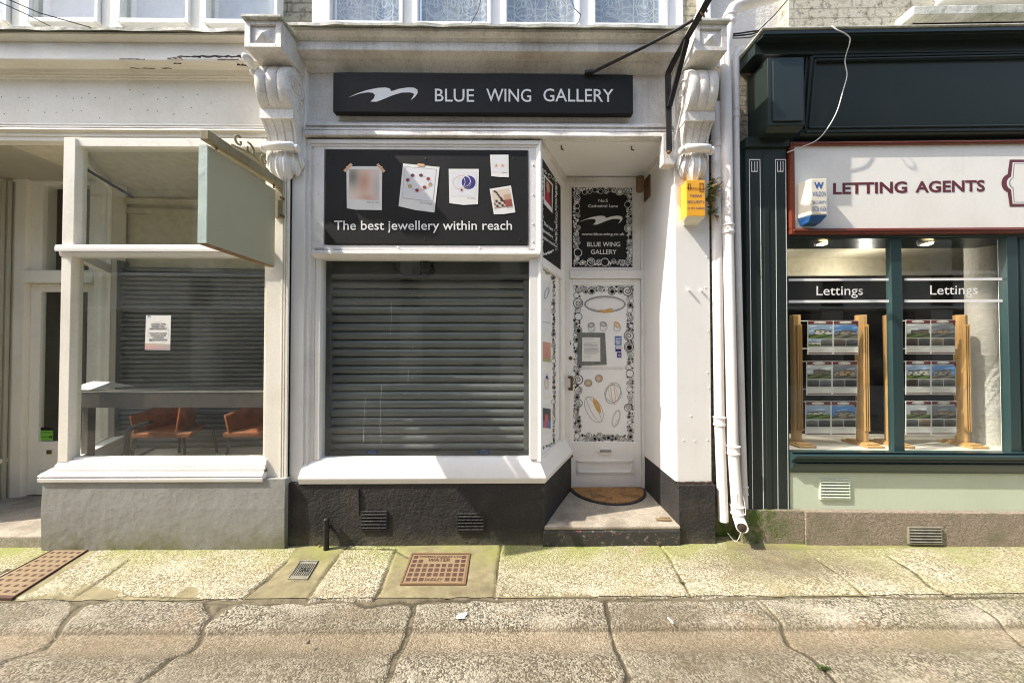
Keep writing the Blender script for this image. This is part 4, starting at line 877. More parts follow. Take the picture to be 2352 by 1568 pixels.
# ---------------------------------------------------------------- poster board with snapshots
YP = YF-.004; PP = Front(YP-.008)
b = MB(); b.box(X(748, YP, 450), X(1212, YP, 450), YP-.008, YP+.008, Z(562, YP), Z(348, YP)); pb = tag(b.build('poster_board', M['sign'], bevel=.0015), 'wide black poster board with five snapshots above the shuttered window', 'poster board')
b = MB(); b.text('The best jewellery within reach', (768, 528), (1176, 528), 21, PP, .002, .006); b.build('lettering', M['lett'], pb)
b = MB()
for px, py in ((763, 364), (978, 365), (1180, 364), (762, 548), (976, 549), (1194, 550)): b = MB(); b.ball(P(px, py, YP-.008), (.007, .004, .007), nu=8, nv=4); b.build('fixing_screw', M['iron'], pb)
E = lambda x, y: (631.6+x*.26856, 258.4+y*.26856)
def snap(outer, inner, fn, cap, ca_, cb_, lab, nu=14, nv=14):
    b = MB(); b.slab([E(*p) for p in outer], PP, .0015, .001); s = b.build('snapshot', M['paper'], pb, label=lab)
    b = MB(); b.pic([E(*p) for p in inner], PP, fn, nu, nv, .0032); b.build('photo_print', M['print'], s)
    if cap: b = MB(); b.text(cap, E(*ca_), E(*cb_), 2.6, PP, .0034, .0, shear=.3); b.build('caption', M['ink'], s)
    return s
def blur(u, v):
    sk = math.exp(-(((u-.5)/.24)**2+((v-.42)/.42)**2)*1.2); g = math.exp(-(((u-.12)/.2)**2+((v-.25)/.35)**2)); w_ = math.exp(-(((u-.9)/.15)**2+((v-.6)/.5)**2))
    base = np.array((232, 214, 200.)); c = base*(1-sk)+np.array((205, 155, 130.))*sk; c = c*(1-g*.7)+np.array((80, 86, 72.))*g*.7; c = c*(1-w_*.5)+np.array((170, 165, 165.))*w_*.5
    lo_ = math.exp(-(((u-.6)/.25)**2+((v-.95)/.12)**2)); c = c*(1-lo_*.4)+np.array((188, 110, 85.))*lo_*.4
    return tuple(c)
s = snap([(612, 462), (918, 462), (914, 836), (690, 832), (616, 820)], [(636, 487), (894, 487), (892, 752), (632, 742)], blur, 'Gifts for Mum', (790, 773), (890, 775), 'blurred portrait snapshot', 20, 20)
b = MB(); b.slab([E(*p) for p in ((586, 500), (648, 435), (668, 448), (604, 514))], PP, .001, .003); b.slab([E(*p) for p in ((868, 452), (886, 438), (946, 502), (930, 518))], PP, .001, .003); b.build('tape', M['tan'], s)
wh = lambda u, v: (222, 221, 224)
s = snap([(1096, 438), (1408, 468), (1364, 856), (1200, 835), (1058, 802)], [(1114, 464), (1382, 488), (1352, 765), (1088, 732)], wh, 'Gifts for Friends', (1242, 775), (1346, 788), 'tilted snapshot of a charm bracelet')
b = MB(); b.slab([E(*p) for p in ((1222, 438), (1280, 444), (1278, 466), (1220, 460))], PP, .001, .0035); b.build('tape', M['tan'], s)
b = MB(); b.ell(E(1235, 606), 27, 17, PP, .8, off=.0036, m=0, a0=-70, a1=250)
for k, (x, y) in enumerate(((1178, 540), (1250, 540), (1312, 570), (1330, 618), (1280, 642), (1216, 668), (1156, 634), (1136, 580))):
    b.ell(E(x, y), 4.2, 3.6, PP, off=.0039, m=(3, 3, 1, 2, 1, 1, 2, 1)[k], n=9); b.ell(E(x, y), 4.8, 4.4, PP, .8, off=.0042, m=0, n=9)
for q0, q1 in (((1114, 464), (1382, 488)), ((1382, 488), (1352, 765)), ((1352, 765), (1088, 732)), ((1088, 732), (1114, 464))):
    a_, c_ = E(*q0), E(*q1); dx_, dy_ = c_[0]-a_[0], c_[1]-a_[1]; l_ = math.hypot(dx_, dy_); nx, ny = -dy_/l_*.5, dx_/l_*.5
    b.poly([a_, c_, (c_[0]+nx, c_[1]+ny), (a_[0]+nx, a_[1]+ny)], PP, .0036, 0)
b.build('bracelet_print', [M['grey'], M['red'], M['gold'], M['maroon']], s)
s = snap([(1486, 484), (1744, 485), (1736, 785), (1610, 792), (1492, 776)], [(1506, 504), (1726, 504), (1722, 718), (1506, 718)], wh, 'Lily Collection', (1646, 738), (1718, 740), 'snapshot of a crescent pendant on a blue disc')
b = MB(); b.ell(E(1656, 600), 16, 15.5, PP, off=.0036, m=1); b.ell(E(1600, 600), 21, 16, PP, .6, off=.0039, m=0); b.ell(E(1618, 588), 15, 13, PP, 2.2, off=.0041, m=2, a0=-80, a1=110, w2=.4); b.ell(E(1595, 595), 9, 12, PP, 1.0, off=.0044, m=2); b.ell(E(1596, 664), 2.4, 3, PP, off=.0046, m=3, n=8)
b.build('pendant_print', [M['gold'], M['navy'], M['vinylw'], M['red']], s)
s = snap([(1839, 363), (1997, 363), (2000, 555), (1920, 553), (1850, 546)], [(1853, 377), (1986, 377), (1986, 512), (1853, 512)], wh, 'Gifts for Me', (1940, 523), (1988, 523), 'small snapshot of star shaped earrings')
b = MB()
for x in (1892, 1947):
    c = E(x, 457); b.poly([(c[0]+(5.6 if k % 2 == 0 else 2)*math.cos(R(-90+36*k+x % 20)), c[1]+(5.6 if k % 2 == 0 else 2)*math.sin(R(-90+36*k+x % 20))) for k in range(10)], PP, .0036)
b.build('earring_print', M['gold'], s)
def wrist(u, v):
    if u > .62 and v > .35: return (150, 80, 70) if v > .62 else (190, 160, 130)
    if abs(u-v*.6-.15) < .06 or (v > .55 and math.sin(u*25)*math.sin(v*19) > 0): return (45, 32, 30)
    return (214, 198, 180)
s = snap([(1836, 655), (2018, 626), (2056, 855), (1955, 870), (1872, 872)], [(1853, 672), (2005, 645), (2034, 802), (1877, 824)], wrist, 'Gifts for Me', (1984, 821), (2034, 816), 'tilted snapshot of bangles and beads')
# ---------------------------------------------------------------- roller shutter behind the gallery window
YR = .2; b = MB(); x0, x1 = X(764, YR, 800), X(1203, YR, 800); zt, zb = Z(644, YR), Z(1034, YR); n = 20; h = (zt-zb)/n
pr = []
for i in range(n):
    z = zt-h*i
    pr += [(YR+.026, z), (YR+.026, z-h*.09), (YR+.004, z-h*.11), (YR-.004, z-h*.11)]+[(YR-.006-.018*math.sin(math.pi*(.04+.92*t)), z-h*(.115+.86*t)) for t in (0, .15, .3, .5, .7, .85, 1)]
pts = pr+[(YR+.03, zb), (YR+.04, zb), (YR+.04, zt)]
b.prof(x0, x1, pts[::-1]); N_ = len(pts)
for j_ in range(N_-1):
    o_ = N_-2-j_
    if o_ < len(pr)-1 and o_ % 11 in (0, 1): b.m[j_] = 1  # groove faces coloured black, painting in the shade between slats
sh = thing('roller_shutter', 'grey metal roller shutter closed behind the gallery window', 'roller shutter', ((x0+x1)/2, YR, zb))
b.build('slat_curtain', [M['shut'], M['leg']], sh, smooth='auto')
b = MB(); b.box(x0, x1, YR-.012, YR+.03, Z(1046, YR), zb); b.build('bottom_rail', M['shut'], sh, bevel=.003)
b = MB(); b.box(x0-.055, x0+.002, YR-.035, YR+.05, Z(1048, YR), 2.25); b.build('guide_rail', M['rail'], sh, bevel=.003)
b = MB(); b.box(x1-.002, x1+.055, YR-.035, YR+.05, Z(1048, YR), 2.25); b.build('guide_rail', M['rail'], sh, bevel=.003)
b = MB(); b.box(x0-.04, x1+.04, YR-.05, YR+.3, zt-.002, 2.28)
b.box(x0, x1, YR-.055, YR-.05, zt+.07, zt+.078); b.box(x0, x1, YR-.056, YR-.05, zt+.03, zt+.036); b.build('hood', M['shut2'], sh, bevel=.003)
for px, lb_ in ((855, 'blue sticker on the bottom rail at left'), (1111, 'blue sticker on the bottom rail at right')):
    pl = Front(YR-.013); b = MB(); b.slab([(px-13, 1030), (px+13.5, 1030), (px+13.5, 1041), (px-13, 1041)], pl, .001); k = tag(b.build('sticker', M['blue']), 'small '+lb_+' of the gallery shutter', 'sticker', 'stickers on the shutter bottom rail')
    b = MB(); b.text('H.V.P.', (px-5, 1034), (px+5, 1034), 3, pl, .0016, .03); b.text('SECURITY SHUTTERS', (px-9, 1037.4), (px+9, 1037.4), 1.4, pl, .0016); b.text('TEL 01872 800400', (px-9, 1040), (px+9, 1040), 1.4, pl, .0016); b.build('lettering', M['lett'], k)
b = MB(); c = (X(980, .12, 618), .12, Z(618, .12)); b.box(c[0]-.11, c[0]-.05, .1, .15, c[2]-.05, c[2]+.06); b.tube([(c[0], .15, c[2]), (c[0], .09, c[2])], [.06, .055], 16); b.ball((c[0], .09, c[2]), (.05, .04, .05))
b.tube([(c[0]-.28, .13, c[2]+.08), (c[0]-.26, .13, c[2]), (c[0]-.18, .13, c[2]-.05), (c[0]-.05, .13, c[2]-.04)], .003, 6)
tag(b.build('camera_dome', M['leg'], smooth='auto'), 'dark round camera housing above the gallery shutter behind glass', 'camera')
b = MB(); b.box(X(700, .3), .25, .55, .6, .3, 3.1); b.box(X(700, .3), .25, .1, .6, .45, ze-.04); b.box(X(695, .3)-.1, X(700, .3), .1, .6, .3, 3.1); b.box(X(697, .1), .24, .1, .6, 2.29, 2.4); b.build('window_box', M['dark'], GR)
for k, (py, h_) in enumerate(((648, 40), (858, 30), (748, 36), (1020, 40))):
    pass
b = MB(); pl = Front(.13)
for py, h_, mt in ((625, 28, 0), (740, 34, 1), (840, 30, 0), (985, 44, 1)): b.slab([(738, py), (743, py+3), (743, py+h_), (738, py+h_-3)], pl, .002, 0, mt)
b.build('window_trim', [M['lgrey'], M['gold']], GR)
# ---------------------------------------------------------------- small things around the gallery
b = MB(); c = G(1394, 1125, ZT); cy = YB-.01; pts = []
for i in range(25):
    a = math.pi*i/24; pts.append((.925+.355*math.cos(a), cy-.335*math.sin(a)))
mt = thing('doormat', 'half round brown coir doormat with black rubber edge on the step', 'doormat', (.925, cy-.15, ZT))
b.profz(pts[::-1] if False else pts, ZT, ZT+.012); b.build('rubber_edge', M['rubber'], mt, bevel=.003)
b = MB(); p2 = [(.925+(x-.925)*.93, cy+(y-cy)*.93-.006) for x, y in pts]; b.profz(p2, ZT+.012, ZT+.02); b.build('coir_pile', M['coir'], mt)
b = MB(); g = G(1523, 1194, ZT); b.bar((g[0]-.055, g[1], ZT+.008), (g[0]+.05, g[1]-.012, ZT+.008), .028, .012); b.bar((g[0]-.02, g[1]+.012, ZT+.014), (g[0]+.058, g[1]+.002, ZT+.016), .012, .01)
tag(b.build('wood_scrap', M['rustc'], bevel=.002), 'small broken brown wood scrap lying on the gallery step', 'debris')
# stub pipe
b = MB(); x = X(753, -.05, 1215); b.tube([(x, -.07, 0), (x, -.07, Z(1190, -.07))], .019, 14); b.tube([(x, -.07, Z(1212, -.07)), (x, -.07, Z(1206, -.07))], .025, 14); b.bar((x, -.03, Z(1209, -.07)), (x, -.07, Z(1209, -.07)), .02, .012); b.ball((x, -.07, Z(1190, -.07)), (.019, .019, .008))
tag(b.build('pipe_stub', M['iron'], smooth='auto'), 'short black pipe stub standing at the foot of the black plinth', 'pipe')
# wall lamp in the porch
lx = PR0; wl = thing('wall_lamp', 'small weathered cylinder wall lamp on the porch wall by the fanlight', 'lamp', (lx, .5, 2.85))
zt, zb = Z(405, .5), Z(456, .5); b = MB(); b.box(lx-.012, lx, .44, .57, zb, zt); b.build('back_plate', M['rust'], wl, bevel=.003)
b = MB(); b.tube([(lx-.085, .47, Z(438, .47)), (lx-.085, .47, Z(406, .47))], .036, 18); b.build('shade', M['rust'], wl, smooth='auto')
b = MB(); b.tube([(lx-.05, .48, Z(420, .47)), (lx, .48, Z(420, .47))], .012, 8); b.build('arm', M['rust'], wl)
# white cable with block at the iron bracket's foot
b = MB(); b.box(X(1522, -.03, 330), X(1550, -.03, 330), -.035, .03, Z(377, -.03), Z(305, -.03)); b.build('bracket_block', M['old'], GR, bevel=.004)
# iron support bracket
bt = thing('iron_bracket', 'black wrought iron sign bracket rising from the right end of the fascia', 'bracket', (X(1536, -.05, 350), -.05, Z(350, -.05)))
J = P(1580, 84, -.26); T = P(1640, -22, -.5); b = MB()
p0, p1, p2_ = P(1537, 348, -.05), P(1534, 170, -.055), P(1548, 140, -.09)
b.bar(p0, p1, .042, .012, up=(0, 1, 0)); b.bar(p1, p2_, .042, .014, up=(0, 1, 0)); b.bar(p2_, J, .04, .014, up=(0, 1, 0)); b.build('wall_strap', M['iron'], bt, bevel=.002)
b = MB(); b.bar(P(1538, 245, -.07), P(1578, 92, -.25), .035, .02, up=(0, 1, 0)); b.build('brace', M['iron'], bt, bevel=.002)
b = MB(); b.bar(J, T, .04, .03, up=(0, 1, 0)); b.build('arm', M['iron'], bt, bevel=.002)
b = MB(); q = [P(1343, 168, -.04), P(1362, 166, -.05), P(1480, 108, -.16), P(1560, 66, -.25), P(1592, 46, -.32)]; b.tube(q[1:], .011, 8); b.bar(q[0], q[1], .03, .02); b.build('stay_rod', M['iron'], bt, smooth='auto')
b = MB()
for c in (P(1611, 40, -.36), P(1617, 28, -.4)): b = MB(); b.tube([(c[0]+.02*math.cos(a*.6), c[1], c[2]+.02*math.sin(a*.6)) for a in range(9)], .006, 6); b.build('ring', M['rust'], bt)
b = MB(); q = P(1536, 350, -.06); b.ball((q[0], -.06, q[2]), (.016, .012, .014)); b.build('bolt', M['rust'], bt)
b = MB(); b.tube([P(1616, -5, -.1), P(1590, 55, -.14), P(1572, 150, -.06), P(1566, 250, -.14), P(1549, 330, -.04), P(1549, 395, -.012), P(1551, 460, -.01)], .004, 6); tag(b.build('bell_cable', M['cablew']), 'thin painted cable beside the iron bracket on the right pilaster', 'cable')
# yellow alarm box
ax0, ax1 = X(1563, 0, 460), X(1620, -.1, 460); az0, az1 = Z(495, -.1), Z(412, -.1); al = thing('alarm_box', 'yellow security alarm box on the white pilaster', 'alarm box', ((ax0+ax1)/2, -.05, az0))
fx = X(1577, -.1, 460); b = MB(); b.profz([(ax0, 0), (ax1+.005, 0), (ax1, -.1), (fx, -.1), (ax0+.0, -.03)][::-1], az0, az1); b.build('cover', M['yel'], al, bevel=.003)
b = MB(); zl = Z(507, -.05); b.add([(ax0, 0, az0), (ax1+.005, 0, az0), (ax1, -.1, az0), (fx, -.1, az0), (ax0, -.03, az0), (ax0+.02, 0, zl-.015), (ax1-.005, 0, zl-.015), (ax1-.012, -.06, zl-.005), (fx, -.06, zl-.005), (ax0+.02, -.02, zl-.015)],
     [(0, 1, 2, 3, 4), (9, 8, 7, 6, 5), (0, 5, 6, 1), (1, 6, 7, 2), (2, 7, 8, 3), (3, 8, 9, 4), (4, 9, 5, 0)]); b.build('base', M['ivory'], al)
AP = Front(-.1); b = MB()
for t_, a_, c_, y, cp in (('TAMAR', 1584, 1612, 453, 6), ('SECURITY', 1578.5, 1618, 467, 6), ('01392 368830', 1579, 1618, 480.5, 4.2)): b.text(t_, (a_, y), (c_, y), cp, AP, .0015, .0)
b.build('lettering', M['navy'], al)
b = MB(); q = lambda x, y: (1205.9+x*.1953, 315.8+y*.1953)
def ln(b, a, c, w, pl, off):
    dx_, dy_ = c[0]-a[0], c[1]-a[1]; l_ = math.hypot(dx_, dy_); nx, ny = -dy_/l_*w/2, dx_/l_*w/2
    b.poly([(a[0]-nx, a[1]-ny), (c[0]-nx, c[1]-ny), (c[0]+nx, c[1]+ny), (a[0]+nx, a[1]+ny)], pl, off)
k = 0
for p_, q_, w_ in (((1920, 548), (1920, 622), 1.3), ((1943, 548), (1943, 622), 1.3), ((1916, 550), (1948, 550), 1.3), ((2056, 538), (2056, 640), 1.8), ((2092, 538), (2092, 640), 1.8), ((2050, 542), (2098, 542), 1.8), ((2050, 635), (2098, 640), 1.5), ((1898, 590), (2114, 605), .9), ((1898, 601), (2114, 617), .9)):
    ln(b, q(*p_), q(*q_), w_, AP, .0014+.0002*k); k += 1
b.build('bridge_emblem', M['maroon'], al)
for i, (px, py) in enumerate(((1581, 666), (1610, 667))):
    b = MB(); g = P(px, py, 0); b.tube([(g[0], 0, g[2]), (g[0]+.002, -.022, g[2]+.002)], [.006, .009], 8); b.build('screw_peg', M['clean'], GR)
b = MB()
for px, py in ((1625, 855), (1628, 890), (1587, 955), (1625, 1010), (1596, 1012), (1570, 1011), (1626, 760), (1620, 660), (1624, 590)): g = P(px, py, 0); b.ball((g[0], 0, g[2]), (.008, .004, .008), nu=8, nv=4)
b.build('paint_drip', M['clean'], GR, smooth=True)
# ================================================================ CAFE (left shop)
CR = thing('cafe_shopfront', 'cream painted cafe shopfront with recessed door and grey rendered base', 'shopfront', (-3.2, .3, 0))
xL = -5.6; xe = X(640, -.02, 200)
zq = lambda py, Y: Z(py, Y, 350)
cx1 = X(600, -.1, 100)+.03
b = MB(); prof = [(.02, zq(186, -.02)), (-.022, zq(184, -.022)), (-.03, zq(181, -.03)), (-.03, zq(178, -.03)), (-.04, zq(175, -.04)), (-.04, zq(171, -.04)), (-.05, zq(169, -.05)), (-.055, zq(160, -.055)), (-.075, zq(150, -.075)), (-.115, zq(142, -.115)), (-.135, zq(139, -.135)), (-.137, zq(136, -.137)), (-.118, zq(134, -.118)), (-.112, zq(115, -.112)), (-.115, zq(102, -.115)), (-.105, zq(99, -.105)),
     (-.118, zq(95, -.118)), (-.14, zq(84, -.14)), (-.15, zq(80, -.15)), (-.15, zq(76, -.15)), (.2, zq(76, -.15)+.01), (.2, zq(186, -.02))]
b.prof(xL, cx1, prof); b.build('cornice', M['cream'], CR, smooth='auto')
b = MB(); zt = zq(76, -.15)
b.grid(lambda u, v: (xL+(cx1-xL)*u, -.178+.29*v+.003*math.sin(u*57), zt+.014+.02*v+.002*math.sin(u*81)*(1-v)), 160, 4)
b.grid(lambda u, v: (xL+(cx1-xL)*u, -.178+.003*math.sin(u*57), zt+.014+.002*math.sin(u*81)-v*(.024+.004*math.sin(u*43))), 160, 2); b.build('lead_flashing', M['lead'], CR, smooth=True)
b = MB(); rnd = random.Random(5)     # rotten lower edge of the cornice
def flake(x, z, w, h, Y):
    n = 7; up = [(x+w*i/n, z+h*rnd.uniform(.2, 1)) for i in range(n+1)]; dn = [(x+w*i/n, z-h*rnd.uniform(.1, .8)) for i in range(n, -1, -1)]; q = up+dn
    b.add([(p[0], Y, p[1]) for p in q], [tuple(range(len(q)))])
for px, py, w, h in ((275, 137, 60, .006), (385, 135, 35, .01), (408, 132, 55, .012), (455, 131, 70, .014), (520, 131, 42, .016), (545, 151, 30, .014), (300, 158, 60, .006), (372, 158, 25, .006), (400, 147, 18, .008), (500, 138, 50, .007)):
    Y = -.1385 if py < 145 else -.10 if py < 152 else -.085
    x = X(px, Y, py); flake(x, Z(py, Y, px), w*.0031, h, Y-.003)
b.build('rotten_edge', M['peel'], CR)
b = MB(); b.box(xL, xe, -.02, .3, Z(318, -.02), zq(170, -.02)); b.build('fascia', M['cream'], CR)
b = MB(); FPn = Front(-.02)
for x, y in ((15, 893), (178, 898), (265, 900), (522, 885), (674, 905), (753, 900), (818, 862), (877, 900), (1006, 903), (1194, 827), (1320, 870), (1454, 810), (1449, 915), (1526, 898), (1682, 895), (1815, 871), (1939, 948), (42, 1047), (262, 1016), (412, 1034), (517, 1034), (667, 1016), (748, 1020), (917, 1085), (1197, 1005), (1359, 1015), (1447, 1022), (1597, 1052), (1759, 992), (1901, 1045)):
    b.ell((x*.2501, y*.2501), 1.1+random.random()*.6, 1.2, FPn, n=8, off=.001)
b.build('screw_hole', M['peel'], CR)
mould('lower_moulding', CR, xL, X(614, -.03, 300), M['cream'], [(289, -.02), (291, -.032), (293, -.032), (294, -.026), (295, -.034), (298, -.036), (299, -.028), (300, -.04), (303, -.042), (304, -.03), (308, -.026), (309, -.018), (312, -.014), (313, -.004), (317, .0)], .06)
for px, Yt in ((0, 0),): pass
# upper windows of the cafe
YU2 = .1
for k, (a, c) in enumerate(((-170, 29), (87, 235), (292, 439), (486, 640))):
    fr = MB(); x0, x1 = X(a, YU2, 30), X(c, YU2, 30); zb = Z(63, YU2)
    for q in ((x0-.025, x0, zb-.03, 5.25), (x1, x1+.025, zb-.03, 5.25), (x0, x1, zb-.035, zb), (x0, x1, 5.2, 5.25)): fr.box(q[0], q[1], YU2-.05, YU2+.03, q[2], q[3])
    f = fr.build('upper_window', M['clean'], CR, bevel=.003)
    p = MB(); p.box(x0, x1, YU2-.01, YU2-.005, zb, 5.2); p.build('pane', M['glassu'], f)
    p = MB(); p.box(x0, x1, YU2+.06, YU2+.066, zb, 5.2); p.build('blind', M['blind'], f)
b = MB()
for a, c in ((31, 83), (237, 287), (441, 482)): b.box(X(a, YU2-.02, 30), X(c, YU2-.02, 30), YU2-.03, YU2+.1, zt-.02, 5.3)
b.build('window_post', M['cream'], CR, bevel=.004)
b = MB(); b.box(xL, X(640, .12, 30), .2, .4, zt-.02, 6.0); b.build('upper_wall', M['wall'], CR)
# pilaster strip with flutes
b = MB(); y = -.03; b.box(X(610, y, 800), X(645, y, 800), y, .2, Z(1117, y), Z(316, y)); 
for a, c in ((645, 648.5), (650.5, 654), (656, 661.5)): b.box(X(a, y, 800), X(c, y, 800), y-.004, .01, Z(1117, y), Z(405, y))
b.box(X(645, y, 800), X(661.5, y, 800), y+.008, .2, Z(1117, y), Z(316, y)); b.build('pilaster', M['cream'], CR, bevel=.002)
# window: post, head, transom, sill
px_ = -.045
for c_, r_ in (((-1.862, -.20, 3.535), (.03, .05, .036)), ((-1.85, -.165, 3.475), (.02, .03, .022))):
    b = MB(); b.ball(c_, r_); b.build('turned_ornament', M['clean'], GR, smooth=True)
b = MB(); b.box(X(144, px_, 450), X(171, px_, 450), px_, .03, Z(566, px_), Z(322, px_)); b.box(X(137, px_, 800), X(160, px_, 800), px_, .03, Z(1058, px_), Z(566, px_)); b.box(X(160, -.02, 800), X(168, -.02, 800), -.02, .03, Z(1055, px_), Z(590, px_))
b.box(X(170, px_+.01, 330), X(612, px_+.01, 330), px_+.012, .04, Z(339, px_), Z(320, px_)); b.box(X(607, -.02, 700), X(611, -.02, 700), -.02, .03, Z(1055, px_), Z(330, px_))
b.box(X(170, -.01, 1050), X(607, -.01, 1050), -.02, .03, Z(1056, -.02), Z(1048, -.02)); b.build('window_frame', M['cream'], CR, bevel=.003)
b = MB(); b.box(xL, X(612, .0, 322), -.012, .05, Z(329, -.012), Z(316, -.012)); b.build('window_head', M['cream'], CR)
mould('transom', CR, X(133, -.06, 570), X(612, -.06, 570), M['clean'], [(564, -.02), (565, -.075), (572, -.08), (579, -.078), (580, -.05), (582, -.055), (590, -.05), (593, -.01)], .02)
b = MB(); b.box(X(165, 0, 700), X(609, 0, 700), .0, .006, Z(1052, 0), Z(578, 0)); b.box(X(170, 0, 450), X(609, 0, 450), .0, .006, Z(566, 0), Z(336, 0)); b.build('window_pane', M['glass'], CR)
xs0 = X(128, -.05, 1060); xr0 = X(96, -.07, 1180)
zA, zB, zC_, zD = Z(1058, -.05, 350), Z(1076, -.06, 350), Z(1094, -.1, 350), Z(1111, -.1, 350)
sp = [(-.1, zB-.03), (.012, zB-.03), (.012, zB), (.006, zB+.004), (.004, zA-.03), (-.004, zA-.024), (-.008, zA-.006), (-.012, zA), (-.1, zA+.004)]
b = MB(); b.sweep([(xs0-.37, .6), (xs0+.0, -.05), (X(609, -.05, 1080), -.05)], sp)
sp = [(-.14, zD+.01), (.022, zD), (.032, zD+.01), (.034, zD+.03), (.024, zD+.036), (.024, zD+.04), (.034, zD+.048), (.034, zC_-.004), (.02, zC_+.012), (-.02, zB-.004), (-.14, zB-.0)]
b.sweep([(xr0-.3, .6), (xr0, -.05), (X(609, -.05, 1080), -.05)], sp); b.build('window_sill', M['clean'], CR, smooth='auto')
# return of the window into the cafe porch
a0, a1 = Vector((X(158, 0, 800), 0.0)), Vector((-3.80, .60)); dd = (a1-a0); LL = dd.length; dd.normalize(); n2 = Vector((dd.y, -dd.x))
def sl2(b, s0, s1, o0, o1, z0, z1):
    q = [(a0.x+dd.x*s_+n2.x*o, a0.y+dd.y*s_+n2.y*o) for s_, o in ((s0, o0), (s1, o0), (s1, o1), (s0, o1))]; b.profz(q, z0, z1)
f = MB(); sl2(f, LL-.02, LL+.1, -.03, .03, .5, 3.05); sl2(f, 0, LL, -.02, .02, zA-.03, zA+.0); sl2(f, 0, LL, -.02, .03, Z(590, -.02), Z(566, -.02)); sl2(f, 0, LL, -.02, .02, 3.0, 3.06)
f = f.build('return_window', M['cream'], CR, bevel=.003); p = MB(); sl2(p, 0, LL-.02, -.003, .003, zA, 3.0); p.build('pane', M['glass'], f)
# grey base
b = MB(); b.sweep([(xr0-.3, .6), (xr0, -.068), (X(654, -.068, 1180), -.068)], [(-.3, -.05), (.0, -.05), (.005, .3), (.0, zD+.02), (-.3, zD+.02)]); b.build('stall_riser', M['greyr'], CR)
# porch
YB2 = .63; zl = .084
b = MB(); b.profz([(xL, -.03), (xr0+.04, -.03), (-3.7, .7), (-4.8, .7), (xL, .7)], -.05, zl); b.build('door_step', M['step'], CR, bevel=.01)
wx = X(33, YB2, 700)
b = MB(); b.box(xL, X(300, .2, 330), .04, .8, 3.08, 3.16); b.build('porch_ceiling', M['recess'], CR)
b = MB(); b.box(wx-.15, wx, .0, .75, Z(1050, .6), 3.08)
for k in range(3): b.box(wx-.01, wx+.012+.012*k, YB2-.10+.033*k, YB2-.075+.033*k, zl, 3.05)
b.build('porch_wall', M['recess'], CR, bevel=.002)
b = MB(); b.box(wx-.15, wx+.01, -.0, .66, -.02, Z(1058, .6)); b.build('porch_wall_base', M['greyr'], CR)
b = MB(); b.box(wx-.02, wx+.02, 0, .64, Z(1056, .6), Z(1047, .6)); b.build('porch_sill', M['cream'], CR, bevel=.004)
qx = lambda px: X(px, YB2, 800)
b = MB(); b.box(wx-.05, qx(64), YB2-.03, YB2+.1, zl, 3.08); b.box(qx(222), qx(258), YB2-.03, YB2+.1, zl, 3.08); b.box(qx(64), qx(222), YB2-.045, YB2+.1, Z(652, YB2), Z(626, YB2)); b.box(qx(64), qx(222), YB2, YB2+.1, Z(626, YB2), Z(622, YB2)); b.box(qx(64), qx(222), YB2, YB2+.1, Z(428, YB2), 3.08)
b.box(qx(64), qx(92), YB2, YB2+.1, Z(622, YB2), Z(428, YB2)); b.box(qx(200), qx(222), YB2, YB2+.1, Z(622, YB2), Z(428, YB2)); b.box(wx, qx(222), YB2-.05, YB2, Z(410, YB2), Z(405, YB2)); b.build('door_frame', M['cream'], CR, bevel=.003)
b = MB(); b.box(qx(90), qx(202), YB2+.03, YB2+.036, Z(622, YB2), Z(428, YB2)); b.build('fanlight', M['glass'], CR)
b = MB(); b.box(qx(65), qx(88), YB2+.01, YB2+.05, zl+.01, Z(653, YB2)); b.box(qx(196), qx(221), YB2+.01, YB2+.05, zl+.01, Z(653, YB2)); b.box(qx(88), qx(196), YB2+.01, YB2+.05, Z(671, YB2), Z(653, YB2)); b.box(qx(88), qx(196), YB2+.01, YB2+.05, zl+.01, Z(1012, YB2))
for q in ((95, 190, 1073, 1076), (95, 190, 1100, 1103), (95, 97, 1073, 1103)): b.box(qx(q[0]), qx(q[1]), YB2+.004, YB2+.01, Z(q[3], YB2), Z(q[2], YB2))
cd = b.build('door', M['cream'], CR, bevel=.003)
b = MB(); b.box(qx(88), qx(196), YB2+.03, YB2+.036, Z(1012, YB2), Z(671, YB2)); b.build('pane', M['glass'], cd)
b = MB(); b.box(qx(108), qx(124), YB2-.002, YB2+.01, Z(1048, YB2, 100), Z(1030, YB2, 100)); lo = b.build('letterbox', M['cream'], cd, bevel=.002)
b = MB(); b.box(qx(113), qx(124), YB2-.006, YB2-.002, Z(1042, YB2, 100), Z(1033, YB2, 100)); b.build('flap', M['brass'], lo)
GPn = Front(YB2+.028); b = MB(); b.slab([(79.5+9, 981), (122, 981), (122, 1011), (79.5+9, 1011)], GPn, .001)
gs = tag(b.build('hygiene_sticker', M['gfood']), 'green food hygiene rating sticker inside the cafe door glass', 'sticker')
b = MB(); b.slab([(88.5, 981), (122, 981), (122, 988), (88.5, 988)], GPn, .001, .001); b.build('header', M['ink'], gs)
b = MB(); b.text('FOOD HYGIENE RATING', (90, 994), (121, 994), 3, GPn, .002); 
for k in range(5): b.ell((92+k*4.6, 1003), 1.8, 1.8, GPn, .5, off=.002, n=12)
b.ell((117, 1003), 3.4, 3.4, GPn, off=.002, n=14); b.build('symbol', M['ink'], gs)
b = MB(); b.text('5', (115.8, 1005), (118.2, 1005), 4, GPn, .0026, .03); b.build('numeral', M['gfood'], gs)
